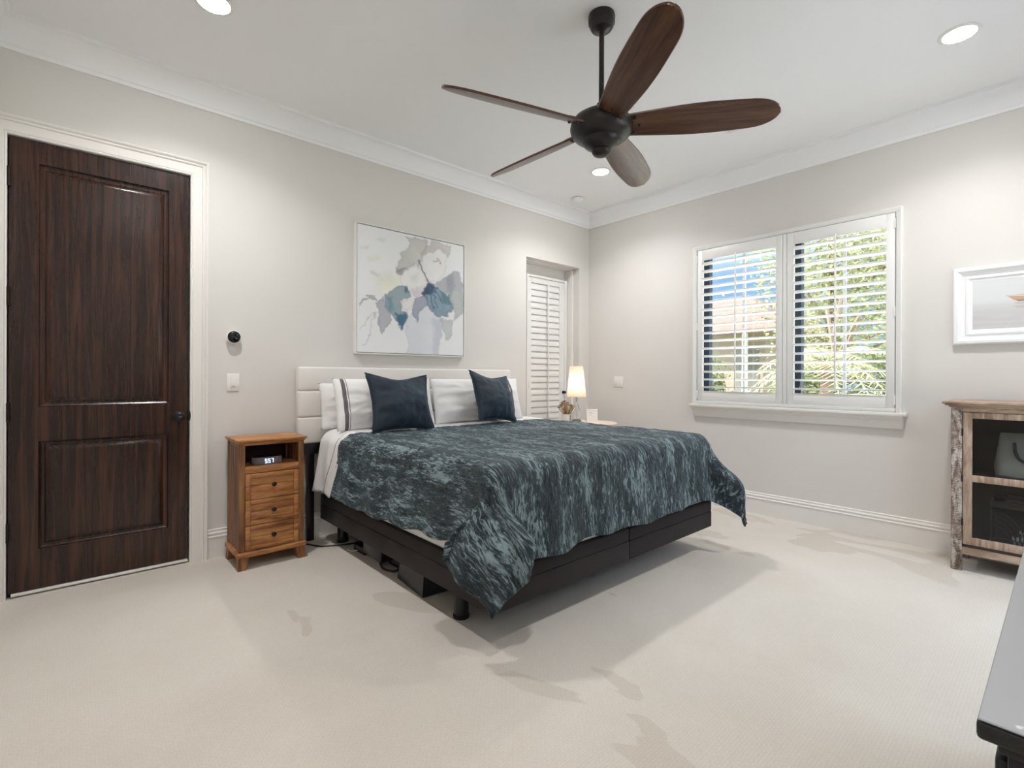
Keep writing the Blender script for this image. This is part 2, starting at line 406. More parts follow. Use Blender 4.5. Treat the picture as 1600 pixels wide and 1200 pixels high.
# crown moulding all round (cove with a bead), baseboards
cp = [(0.0, 2.884), (0.010, 2.884), (0.012, 2.904), (0.018, 2.910)]
for i in range(11):
    a = i / 10 * PI / 2
    cp.append((0.018 + 0.066 * (1 - math.cos(a)), 2.914 + 0.110 * math.sin(a)))
cp += [(0.090, 3.024), (0.094, ZC)]
struct(MB().rectloft(lambda a, z: [(XC + a, YD + a, z), (XB - a, YD + a, z), (XB - a, YA - a, z), (XC + a, YA - a, z)], cp).build('trim_1', M['crown'], smooth=25))
bp = [(0, 0), (0.020, 0), (0.020, 0.128), (0.024, 0.131), (0.024, 0.137), (0.017, 0.141), (0.015, 0.147), (0.019, 0.153), (0.019, 0.160), (0.012, 0.164), (0.010, 0.172), (0.012, 0.179), (0.0, 0.184)]
b = MB(); b.extrude_profile(bp, (0.664, YA, 0), (NX0, YA, 0), (0, -1, 0)); b.extrude_profile(bp, (NX1, YA, 0), (XB, YA, 0), (0, -1, 0))
struct(b.build('baseboard_left', M['trim'], smooth=25))
struct(MB().extrude_profile(bp, (XB, YD, 0), (XB, YA, 0), (-1, 0, 0)).build('baseboard_right', M['trim'], smooth=25))
struct(MB().extrude_profile(bp, (XC, YD, 0), (XC, YA - 0.03, 0), (1, 0, 0)).build('baseboard_near_left', M['trim'], smooth=25))
struct(MB().extrude_profile(bp, (XC + 0.02, YD, 0), (GX0, YD, 0), (0, 1, 0)).extrude_profile(bp, (GX1, YD, 0), (XB - 0.02, YD, 0), (0, 1, 0)).build('baseboard_near_right', M['trim'], smooth=25))

# ------------------------------------------------------------------ dark door with casing
def casing_u(x0, x1, zt, y, prof, xl=None):
    rings = []
    for a, d in prof:
        rings.append([(max(x0 - a, xl) if xl is not None else x0 - a, y - d, 0), (max(x0 - a, xl) if xl is not None else x0 - a, y - d, zt + a), (x1 + a, y - d, zt + a), (x1 + a, y - d, 0)])
    return MB().loft(rings, close_u=False)
dcp = [(0.004, -0.05), (0.004, 0.014), (0.010, 0.017), (0.016, 0.014), (0.018, 0.017), (0.066, 0.020), (0.069, 0.026), (0.075, 0.028), (0.079, 0.024), (0.083, 0.022), (0.087, 0.030), (0.094, 0.034), (0.100, 0.032), (0.102, 0.0)]
struct(casing_u(DX0, DX1, DZ, YA, dcp, XC + 0.001).build('trim_2', M['trim'], smooth=25))
door = sthing('door_1', (DX0, YA, 0))
dy = YA + 0.004                                  # face of the leaf
def raised_panel(mb, x0, x1, z0, z1, y):
    prof = [(0.0, 0.0), (0.004, 0.012), (0.012, 0.018), (0.024, 0.0185), (0.048, 0.0035), (0.052, 0.0025)]
    rings = [[(x0 + a, y + d, z0 + a), (x1 - a, y + d, z0 + a), (x1 - a, y + d, z1 - a), (x0 + a, y + d, z1 - a)] for a, d in prof]
    mb.loft(rings); mb.face(rings[-1])
leaf = MB()
PX0, PX1 = -0.128, 0.454
pan = [(0.240, 0.822), (1.008, 2.322)]
lx0, lx1, lz0, lz1 = DX0 + 0.003, DX1 - 0.003, 0.028, DZ - 0.003
leaf.box(lx0, PX0, dy, dy + 0.04, lz0, lz1); leaf.box(PX1, lx1, dy, dy + 0.04, lz0, lz1)
for z0, z1 in ((lz0, pan[0][0]), (pan[0][1], pan[1][0]), (pan[1][1], lz1)): leaf.box(PX0, PX1, dy, dy + 0.04, z0, z1)
leaf.box(PX0, PX1, dy + 0.022, dy + 0.04, pan[0][0], pan[0][1]); leaf.box(PX0, PX1, dy + 0.022, dy + 0.04, pan[1][0], pan[1][1])
for z0, z1 in pan: raised_panel(leaf, PX0, PX1, z0, z1, dy)
leaf.build('leaf', M['door_v'], door, smooth=20)
MB().box(DX0 - 0.02, DX1 + 0.02, dy + 0.045, dy + 0.2, 0, DZ + 0.02).build('backing', M['black_plastic'], door, smooth=0)
MB().box(lx0 + 0.01, lx1, dy - 0.006, dy + 0.035, 0.008, 0.024, 0.004).build('door_sweep', M['white_plastic'], door)
for z in (2.222, 1.594, 0.984, 0.353):
    h = MB(); h.cyl((DX0 + 0.002, YA - 0.010, z - 0.05), (DX0 + 0.002, YA - 0.010, z + 0.05), 0.008); h.box(DX0 - 0.001, DX0 + 0.006, YA - 0.01, YA + 0.01, z - 0.05, z + 0.05)
    h.build('hinge', M['hinge'], door)
kx, kz = 0.507, 0.926
RY = Matrix.Rotation(PI / 2, 4, 'X')            # +z -> -y
kn = MB().lathe([(0, 0.0), (0.034, 0.0), (0.033, 0.006), (0.024, 0.010), (0.011, 0.014), (0.011, 0.030), (0.020, 0.036), (0.029, 0.048), (0.029, 0.058), (0.022, 0.066), (0.010, 0.068), (0, 0.068)], (kx, dy, kz), 28, RY).build('knob', M['black_metal'], door)
MB().box(kx - 0.008, kx + 0.008, dy - 0.0715, dy - 0.067, kz - 0.002, kz + 0.002, 0.001).build('keyhole', M['chrome'], kn)
MB().lathe([(0, 0), (0.034, 0), (0.032, 0.004), (0, 0.004)], (DX1 + 0.0, YA - 0.012, kz + 0.002), 20, RY @ Matrix.Diagonal((0.24, 1, 1, 1))).build('strike_plate', M['black_metal'], door)

# ------------------------------------------------------------------ recess with shuttered door
d2 = sthing('door_2', (NX0, YA, 0))
ny = YA + 0.165
MB().box(NX0, NX1, ny + 0.03, ny + 0.06, 0, NZ + 0.08).build('leaf', M['trim'], d2, smooth=0)
j = MB(); j.box(NX1 - 0.03, NX1, YA + 0.085, ny + 0.03, 0, NZ); j.box(NX0, NX0 + 0.03, YA + 0.085, ny + 0.03, 0, NZ); j.box(NX0, NX1, YA + 0.085, ny + 0.03, NZ - 0.012, NZ)
j.build('jamb', M['trim'], d2, smooth=0)
SX0, SX1, SZ0, SZ1 = 3.640, 4.270, 0.12, 2.285   # shutter frame
fr = lambda a, d: [(SX0 + a, ny + 0.03 - d, SZ0 + a), (SX1 - a, ny + 0.03 - d, SZ0 + a), (SX1 - a, ny + 0.03 - d, SZ1 - a), (SX0 + a, ny + 0.03 - d, SZ1 - a)]
MB().rectloft(fr, [(0, 0), (0, 0.040), (0.022, 0.040), (0.028, 0.034), (0.028, 0.0)]).build('shutter_frame', M['shutter'], d2, smooth=20)
ss = MB(); a0, a1, z0, z1 = SX0 + 0.030, SX1 - 0.030, SZ0 + 0.030, SZ1 - 0.030
LX0, LX1, LZ0, LZ1 = a0 + 0.045, a1 - 0.085, z0 + 0.10, z1 - 0.055
ss.box(a0, LX0, ny, ny + 0.028, z0, z1, 0.003); ss.box(LX1, a1, ny, ny + 0.028, z0, z1, 0.003); ss.box(LX0, LX1, ny, ny + 0.028, z0, LZ0, 0.003); ss.box(LX0, LX1, ny, ny + 0.028, LZ1, z1, 0.003)
ss.build('shutter_stiles', M['shutter'], d2, smooth=20)
def louver_mb(p0, p1, wide, thick, tilt, n=12):
    """elliptical slat from p0 to p1; tilt about its axis, 0 = flat"""
    p0, p1 = Vector(p0), Vector(p1); ax = (p1 - p0).normalized(); up = Vector((0, 0, 1)); side = ax.cross(up)
    rings = []
    for p in (p0, p1):
        ring = []
        for k in range(n):
            t = 2 * PI * k / n; u = wide / 2 * math.cos(t); v = thick / 2 * math.sin(t)
            uu = u * math.cos(tilt) - v * math.sin(tilt); vv = u * math.sin(tilt) + v * math.cos(tilt)
            ring.append(p + side * uu + up * vv)
        rings.append(ring)
    return MB().loft(rings, True, True)
nl = 29; pit = (LZ1 - LZ0) / nl
l0 = louver_mb((LX0, ny + 0.012, LZ0 + pit / 2), (LX1, ny + 0.012, LZ0 + pit / 2), pit * 1.12, 0.008, rad(-78)).build('louver', M['shutter'], d2)
for k in range(1, nl): shift_part(l0, (0, 0, k * pit))
rx = LX0 + 0.53 * (LX1 - LX0)
MB().box(rx - 0.006, rx + 0.006, ny - 0.036, ny - 0.022, LZ0 + 0.02, LZ1 + 0.004, 0.002).build('tilt_rod', M['shutter'], d2)
lt = MB(); lt.lathe([(0, 0), (0.018, 0), (0.018, 0.004), (0.007, 0.006), (0.007, 0.02), (0.016, 0.024), (0.014, 0.036), (0, 0.038)], (a1 - 0.02, ny, 1.005), 20, RY); lt.build('latch', M['black_metal'], d2)
for z in (0.5, 1.10, 1.95):
    MB().box(SX0 + 0.024, SX0 + 0.034, ny - 0.014, ny - 0.006, z - 0.035, z + 0.035, 0.001).build('hinge', M['white_plastic'], d2)

# ------------------------------------------------------------------ window: casing, sill, shutters
win = sthing('window_1', (XB, WY0, WZ0))
F = lambda a, d: [(XB - d, WY0 - 0.038 + a, WZ0 + 0.002), (XB - d, WY1 + 0.038 - a, WZ0 + 0.002), (XB - d, WY1 + 0.038 - a, WZ1 + 0.034 - a), (XB - d, WY0 - 0.038 + a, WZ1 + 0.034 - a)]
MB().rectloft(F, [(0, 0), (0, 0.030), (0.006, 0.036), (0.012, 0.034), (0.034, 0.024), (0.036, 0.020), (0.036, -0.03)]).build('casing', M['shutter'], win, smooth=25)
sy0, sy1 = 0.772, 2.420
MB().box(XB - 0.024, XB + 0.09, WY0, WY1, 0.930, 0.9605, 0.003).build('lower_frame', M['shutter'], win, smooth=20)
MB().box(XB - 0.062, XB + 0.10, sy0, sy1, 0.905, 0.932, 0.006).build('sill', M['trim'], win)
ap = [(0, 0.905), (0.050, 0.905), (0.050, 0.893), (0.038, 0.884), (0.034, 0.876), (0.024, 0.872), (0.024, 0.815), (0.0, 0.812)]
MB().extrude_profile(ap, (XB, sy0 + 0.022, 0), (XB, sy1 - 0.022, 0), (-1, 0, 0)).build('apron', M['trim'], win, smooth=25)
# dark outer frame and glass behind the shutters
wx = XB + 0.115
fm = MB()
ym = 1.588
fm.box(wx, wx + 0.06, WY0, WY0 + 0.055, WZ0, WZ1); fm.box(wx, wx + 0.06, WY1 - 0.055, WY1, WZ0, WZ1)
fm.box(wx, wx + 0.06, WY0, WY1, WZ0, WZ0 + 0.055); fm.box(wx, wx + 0.06, WY0, WY1, WZ1 - 0.055, WZ1)
fm.box(wx - 0.01, wx + 0.06, ym - 0.085, ym + 0.085, WZ0, WZ1, 0.004)
fm.build('frame', M['window_frame'], win, smooth=20)
for ya, yb in ((WY0 + 0.055, ym - 0.085), (ym + 0.085, WY1 - 0.055)):
    p = MB(); p.box(wx + 0.028, wx + 0.034, ya, yb, WZ0 + 0.055, WZ1 - 0.055); p.build('pane', M['glass'], win, smooth=0)
    yc = (ya + yb) / 2
    MB().box(wx + 0.020, wx + 0.042, yc - 0.011, yc + 0.011, WZ0 + 0.055, WZ1 - 0.055, 0.003).build('muntin', M['shutter'], win)
lk = MB(); lk.tube([(wx - 0.012, 1.50, 1.075), (wx - 0.035, 1.50, 1.09), (wx - 0.035, 1.497, 1.15), (wx - 0.012, 1.497, 1.165)], 0.008); lk.build('latch', M['chrome'], win)

def make_shutter(y0, y1, label, rod_z):
    """hinged shutter panel between y0 and y1"""
    z0, z1 = 0.962, 2.378
    s = thing('window_shutter', label, 'shutter', (XB - 0.005, (y0 + y1) / 2, z0), 'plantation shutters on the window')
    x0, x1 = XB - 0.020, XB + 0.010
    ya, yb, za, zb = y0 + 0.052, y1 - 0.052, 1.052, 2.284
    if y1 > 2: yb = y1 - 0.050
    st = MB(); st.box(x0, x1, y0, ya, z0, z1, 0.003); st.build('stile', M['shutter'], s)
    st = MB(); st.box(x0, x1, yb, y1, z0, z1, 0.003); st.build('stile', M['shutter'], s)
    for za_, zb_ in ((z0, za), (zb, z1)):
        st = MB(); st.box(x0, x1, ya, yb, za_, zb_, 0.003); st.build('rail', M['shutter'], s)
    n = 17; p = (zb - za) / n
    l = louver_mb((XB - 0.005, ya, za + p / 2), (XB - 0.005, yb, za + p / 2), 0.080, 0.012, rad(-9)).build('louver', M['shutter'], s)
    for k in range(1, n): shift_part(l, (0, 0, k * p))
    yr = (ya + yb) / 2 + 0.005
    r = MB(); r.box(XB - 0.056, XB - 0.044, yr - 0.006, yr + 0.006, za + 0.02, zb + 0.01, 0.002); r.build('tilt_rod', M['shutter'], s)
    yh = y0 if y0 < 1 else y1
    for z in (1.02, 1.66, 2.30):
        MB().box(XB - 0.026, XB - 0.019, yh - 0.006, yh + 0.006, z - 0.035, z + 0.035, 0.001).build('hinge', M['white_plastic'], s)
    return s
make_shutter(1.606, 2.358, 'white louvered shutter on the left half of the window, nearer the corner', 0)
make_shutter(0.847, 1.570, 'white louvered shutter on the right half of the window, nearer the boat picture', 0)
MB().box(XB - 0.020, XB + 0.012, 1.573, 1.603, 0.962, 2.378, 0.003).build('mullion', M['shutter'], win)

# ------------------------------------------------------------------ recessed ceiling lamps
def can(x, y, label):
    t = thing('recessed_light', label, 'ceiling light', (x, y, ZC), 'recessed ceiling lights')
    rg = MB().lathe([(0.070, -0.0005), (0.072, -0.007), (0.088, -0.005), (0.092, -0.0005)], (x, y, ZC), 40); rg.build('trim_ring', M['white_plastic'], t)
    MB().lathe([(0, -0.0045), (0.0715, -0.0045), (0.0715, -0.001), (0, -0.001)], (x, y, ZC), 40).build('lens', M['lens'], t)
    L = bpy.data.lights.new('lamp_light', 'AREA'); L.shape = 'DISK'; L.size = 0.14; L.energy = CAN_W; L.color = CAN_COL; L.spread = rad(132)
    lo = bpy.data.objects.new('lamp_light', L); C.objects.link(lo); lo.parent = t; lo.location = (0, 0, -0.009)
    return t
c1 = can(3.590, 2.838, 'round recessed ceiling light behind the fan, nearest the room corner')
dup(c1, (0.532, 2.850, ZC), 'round recessed ceiling light above the dark door, cut by the top of the photo')
dup(c1, (3.590, 0.405, ZC), 'round recessed ceiling light at upper right, near the window wall')
dup(c1, (0.532, 0.405, ZC), 'round recessed ceiling light above the viewer, outside the photo')

# ------------------------------------------------------------------ smoke detector, vent, wall devices
sm = thing('smoke_detector', 'small white smoke detector on the ceiling near the room corner', 'smoke detector', (3.95, 3.43, ZC))
sb = MB(); sb.lathe([(0, -0.040), (0.030, -0.040), (0.050, -0.034), (0.062, -0.018), (0.066, -0.0065), (0, -0.0065)], (3.95, 3.43, ZC), 36); sb.build('body', M['white_plastic'], sm)
MB().lathe([(0, -0.006), (0.056, -0.006), (0.056, 0), (0, 0)], (3.95, 3.43, ZC), 36).build('base', M['black_plastic'], sm)
vt = thing('ceiling_vent', 'square white air vent on the ceiling half hidden by a fan blade', 'vent', (3.575, 1.575, ZC))
vx0, vx1, vy0, vy1 = 3.40, 3.75, 1.40, 1.75
MB().rectloft(lambda a, d: [(vx0 + a, vy0 + a, ZC - d), (vx1 - a, vy0 + a, ZC - d), (vx1 - a, vy1 - a, ZC - d), (vx0 + a, vy1 - a, ZC - d)], [(0, 0), (0.002, 0.008), (0.030, 0.010), (0.036, 0.002)]).build('frame', M['white_plastic'], vt)
MB().box(vx0 + 0.03, vx1 - 0.03, vy0 + 0.03, vy1 - 0.03, ZC - 0.0022, ZC - 0.0005).build('backing', M['grey_stone'], vt, smooth=0)
s0 = None
for k in range(11):
    q = MB().box(vx0 + 0.036, vx1 - 0.036, vy0 + 0.042 + k * 0.0255, vy0 + 0.058 + k * 0.0255, ZC - 0.008, ZC - 0.004, 0.001); q.build('slat', M['white_plastic'], vt)
def switch(name, label, c, n, out):
    """decorator switch plate; out 'y' on the bed wall, 'x' on the window wall"""
    wd = 0.076 if n == 1 else 0.118
    t = thing(name, label, 'light switch', c)
    def bx(u0, u1, d0, d1, z0, z1, bev):
        m = MB()
        if out == 'y': m.box(c[0] + u0, c[0] + u1, c[1] - d1, c[1] - d0, c[2] + z0, c[2] + z1, bev)
        else: m.box(c[0] - d1, c[0] - d0, c[1] - u1, c[1] - u0, c[2] + z0, c[2] + z1, bev)
        return m
    bx(-wd / 2, wd / 2, 0, 0.007, -0.058, 0.058, 0.003).build('wall_plate', M['white_plastic'], t)
    for k in range(n):
        u = 0 if n == 1 else (-0.023 + 0.046 * k)
        r = bx(u - 0.0165, u + 0.0165, 0.005, 0.011, -0.034, 0.034, 0.002).build('rocker', M['white_plastic'], t)
        bx(u - 0.006, u + 0.004, 0.0108, 0.0116, -0.026, -0.023, 0).build('indicator', M['grey_stone'], r)
switch('light_switch', 'single white rocker light switch between the dark door and the bed', (0.808, YA, 1.136), 1, 'y')
switch('light_switch', 'double white rocker light switch on the window wall beside the table lamp', (XB, 3.275, 1.129), 2, 'x')
cs = thing('wall_sensor', 'round black faced sensor in a white ring on the wall right of the dark door', 'wall sensor', (0.806, YA, 1.436))
MB().lathe([(0, 0), (0.034, 0), (0.038, 0.010), (0.044, 0.028), (0.044, 0.036), (0.040, 0.038), (0, 0.036)], (0.806, YA, 1.436), 40, RY).build('ring', M['white_plastic'], cs)
MB().lathe([(0, 0.0365), (0.0395, 0.0365), (0.036, 0.044), (0.024, 0.050), (0.0, 0.052)], (0.806, YA, 1.436), 40, RY).build('dome', M['gloss_black'], cs)

# ------------------------------------------------------------------ ceiling fan
fx, fy = 2.043, 1.612
fan = thing('ceiling_fan', 'dark bronze ceiling fan with five brown wooden blades hanging on a rod', 'ceiling fan', (fx, fy, 2.30))
MB().lathe([(0, 2.962), (0.022, 2.962), (0.030, 2.968), (0.052, 2.972), (0.060, 2.985), (0.062, 2.998), (0.067, 3.002), (0.069, 3.030), (0.066, ZC), (0, ZC)], (fx, fy, 0), 40).build('canopy', M['fan_bronze'], fan)
MB().cyl((fx, fy, 2.53), (fx, fy, 2.965), 0.0135, n=20).build('rod', M['fan_bronze'], fan)
mt = MB().lathe([(0, 2.395), (0.095, 2.395), (0.118, 2.402), (0.140, 2.418), (0.156, 2.440), (0.160, 2.462), (0.156, 2.484), (0.140, 2.508), (0.112, 2.526), (0.070, 2.536), (0.050, 2.540), (0.040, 2.560), (0.028, 2.575), (0.022, 2.590), (0.0, 2.592)], (fx, fy, 0), 48).build('motor', M['fan_bronze'], fan)
MB().lathe([(0, 2.318), (0.020, 2.318), (0.038, 2.324), (0.047, 2.336), (0.049, 2.346), (0.046, 2.350), (0.056, 2.356), (0.080, 2.368), (0.096, 2.384), (0.102, 2.400), (0.098, 2.406), (0, 2.406)], (fx, fy, 0), 48).build('switch_cup', M['fan_bronze'], fan)
def blade_mb():
    r0, r1 = 0.115, 0.852; P = []; n = 40; th = 0.0055
    def hw(t):
        w = 0.064 + 0.026 * math.sin(min(t / 0.55, 1) * PI / 2) ** 1.2 - 0.016 * max(0.0, (t - 0.55) / 0.45) ** 1.5
        if t > 0.80:
            q = (t - 0.80) / 0.20; w *= max(0.0, 1 - q ** 2.6) ** 0.5
        return max(w, 0.004)
    rings = []
    for i in range(n + 1):
        t = i / n if i < n else 0.9995
        t = 1 - (1 - t) ** 1.4
        x = r0 + (r1 - r0) * t; w = hw(t); e = min(th, w * 0.5)
        rings.append([(x, -w, 0), (x, -w + 0.003, -e), (x, -w * 0.5, -th - 0.002), (x, 0, -th - 0.003), (x, w * 0.5, -th - 0.002), (x, w - 0.003, -e), (x, w, 0), (x, w - 0.003, e), (x, 0, th), (x, -w + 0.003, e)])
    return MB().loft(rings, True, True)
b0 = blade_mb().build('blade', M['blade'], fan, local=True, smooth=30)
ir = MB(); ir.box(0.10, 0.215, -0.042, 0.042, 0.0055, 0.012, 0.003); ir.box(0.205, 0.235, -0.025, 0.025, 0.0055, 0.012, 0.003); iron = ir.build('blade_iron', M['fan_bronze'], b0, local=True)
scr = []
for sx, sy in ((0.165, -0.045), (0.190, 0.0), (0.165, 0.045)):
    q = MB().lathe([(0, -0.014), (0.006, -0.013), (0.009, -0.008), (0.009, -0.004), (0, -0.004)], (sx, sy, 0), 14); scr.append(q.build('screw', M['fan_bronze'], b0, local=True))
for k in range(5):
    o = b0
    if k:
        o = b0.copy(); C.objects.link(o); o.parent = fan
        for ch in [iron] + scr:
            c = ch.copy(); C.objects.link(c); c.parent = o
    ang = rad(19.3 + 72 * k)
    o.location = (0, 0, 2.468 - 2.30)
    o.rotation_mode = 'XYZ'
    o.rotation_euler = (Matrix.Rotation(ang, 4, 'Z') @ Matrix.Rotation(rad(-23), 4, 'X')).to_euler()

# ------------------------------------------------------------------ bed: base, headboard
BX0, BX1, BY0, BY1 = 1.345, 3.290, 1.635, 3.585
BZ0, BZ1 = 0.160, 0.335
bed = thing('bed', 'king bed frame with charcoal adjustable base and white padded headboard', 'bed', ((BX0 + BX1) / 2, (BY0 + BY1) / 2, 0))
xm = (BX0 + BX1) / 2 + 0.02
for x0, x1 in ((BX0, xm - 0.002), (xm + 0.002, BX1)):
    b = MB(); b.box(x0, x1, BY0, BY1, BZ0, BZ0 + 0.106, 0.006, 3); b.box(x0 + 0.001, x1 - 0.001, BY0 + 0.001, BY1, BZ0 + 0.1065, BZ1, 0.006, 3); b.build('base_panel', M['base_fabric'], bed)
for x, y in ((1.44, 1.99), (3.20, 1.99), (1.46, 3.46), (3.20, 3.46), (2.32, 1.99)):
    l = MB(); l.cyl((x, y, 0.012), (x, y, BZ0 + 0.01), 0.036, 0.038, 20); l.cyl((x, y, 0), (x, y, 0.014), 0.041, 0.041, 20); l.build('leg', M['black_plastic'], bed)
hb = MB()
HX0, HX1, HY = 1.197, 3.177, 3.592
hb.box(HX0 + 0.006, HX1 - 0.006, HY + 0.014, HY + 0.085, 0.702, 1.243, 0.010, 3)
for z0, z1 in ((0.700, 0.887), (0.889, 1.075), (1.077, 1.246)):
    hb.box(HX0, HX1, HY, HY + 0.05, z0, z1, 0.014, 4)
hb.build('headboard', M['headboard'], bed)
for x in (1.265, 3.06):
    MB().box(x, x + 0.05, 3.615, 3.645, 0, 0.705, 0.004).build('headboard_leg', M['black_plastic'], bed)
MB().box(1.24, 3.13, 3.612, 3.65, 0.62, 0.70, 0.004).build('headboard_rail', M['black_plastic'], bed)
for y0, y1, wdg in ((2.27, 2.62, 1),):
    m = MB(); m.loft([[(1.40, 2.285, 0.004), (1.56, 2.27, 0.004), (1.60, 2.60, 0.004), (1.43, 2.61, 0.004)], [(1.42, 2.30, 0.17), (1.58, 2.29, 0.17), (1.62, 2.58, 0.17), (1.45, 2.59, 0.17)]], True, True); m.build('motor_housing', M['black_plastic'], bed, smooth=20)
lv = MB(); lv.box(1.42, 1.54, 2.80, 3.06, 0.03, 0.165, 0.02); lv.build('motor_housing', M['black_plastic'], bed)

# mattress
TOP = 0.785
def rrect(x0, x1, y0, y1, r, z, n=6):
    pts = []
    for cx, cy, a0 in ((x1 - r, y1 - r, 0), (x0 + r, y1 - r, 90), (x0 + r, y0 + r, 180), (x1 - r, y0 + r, 270)):
        for i in range(n + 1):
            a = rad(a0 + 90 * i / n); pts.append((cx + r * math.cos(a), cy + r * math.sin(a), z))
    return pts
mrings = []
for ins, z in [(0.02, BZ1 + 0.002), (0.008, BZ1 + 0.006), (0.0, BZ1 + 0.02), (0.0, TOP - 0.105)] + [(0.10 * (1 - math.cos(k / 8 * PI / 2)), TOP - 0.105 + 0.10 * math.sin(k / 8 * PI / 2)) for k in range(1, 9)]:
    mrings.append(rrect(BX0 + 0.012 + ins, BX1 - 0.012 - ins, BY0 + 0.014 + ins, BY1 - 0.004 - ins, max(0.10 - ins * 0.3, 0.05), z))
mt = tag(MB().loft(mrings, True, True).build('mattress', M['linen'], smooth=50), 'thick white mattress showing as a strip above the charcoal base', 'mattress')

# ------------------------------------------------------------------ bedding: draped cloth over the mattress
def sstep(a, b, x):
    t = min(1, max(0, (x - a) / (b - a))); return t * t * (3 - 2 * t)
RR = 0.085
def drape(a, b, off, flare=0.09):
    """cloth coordinate (a across, b along the bed, metres) -> point on the bed"""
    x0, x1, y0 = BX0 + RR, BX1 - RR, BY0 + RR
    left = a < x0; right = a > x1
    dx = (x0 - a) if left else (a - x1 if right else 0.0); dy = max(0.0, y0 - b)
    R = RR + off
    d = math.hypot(dx, dy)
    if right and dy > 0: d = d if d < 0.48 else 0.48 + 0.13 * math.tanh((d - 0.48) / 0.13)
    if right and dy > 0: d *= 1 + 0.24 * math.exp(-((math.degrees(math.atan2(dy, dx)) - 68) / 10.5) ** 2)
    if d < 1e-6: return Vector((a, b, TOP + off)), 0.0, 0.0
    th = math.atan2(dy, dx)
    if d < R * PI / 2: out, drop = R * math.sin(d / R), R * (1 - math.cos(d / R))
    else:
        e = d - R * PI / 2; out, drop = R + flare * e, R + e
    sx = -1 if left else 1
    ax = x0 if left else (x1 if right else a)
    ay = min(b, y0) if dy == 0 else y0
    if dy == 0: ay = b
    px = ax + sx * out * math.cos(th); py = ay - out * math.sin(th)
    if dx > 0 and dy > 0:
        deg = math.degrees(th)
        if left:
            cx, cy, hw, k = BX0 - 0.005, BY0 + 0.002, 0.205, 30.0
            cdir = Vector((0.70, -0.71)); cx += -0.10 * drop; cy += -0.06 * drop
        else:
            cx, cy, hw, k = BX1 + 0.04, BY0 - 0.06, 0.15, 34.0
            cdir = Vector((-0.75, -0.66)); cx += 0.16 * drop; cy += -0.10 * drop
        t = (deg - 45) / k; t = max(-1.0, min(1.0, t)); t = math.sin(t * PI / 2) * 0.55 + t * 0.45
        wgt = sstep(3, 20, deg) * sstep(87, 70, deg) * sstep(0.04, 0.36, drop)
        s = hw * sstep(0.0, 0.34, drop)
        n = Vector((-0.7, -0.7)) if left else Vector((0.7, -0.7))
        bow = 0.05 * (1 - t * t) * sstep(0.05, 0.4, drop) + 0.012 * math.sin(t * 9)
        gx = cx + cdir.x * s * t + n.x * bow; gy = cy + cdir.y * s * t + n.y * bow
        px = px + (gx - px) * wgt; py = py + (gy - py) * wgt
    return Vector((px, py, TOP + off - drop)), d, drop

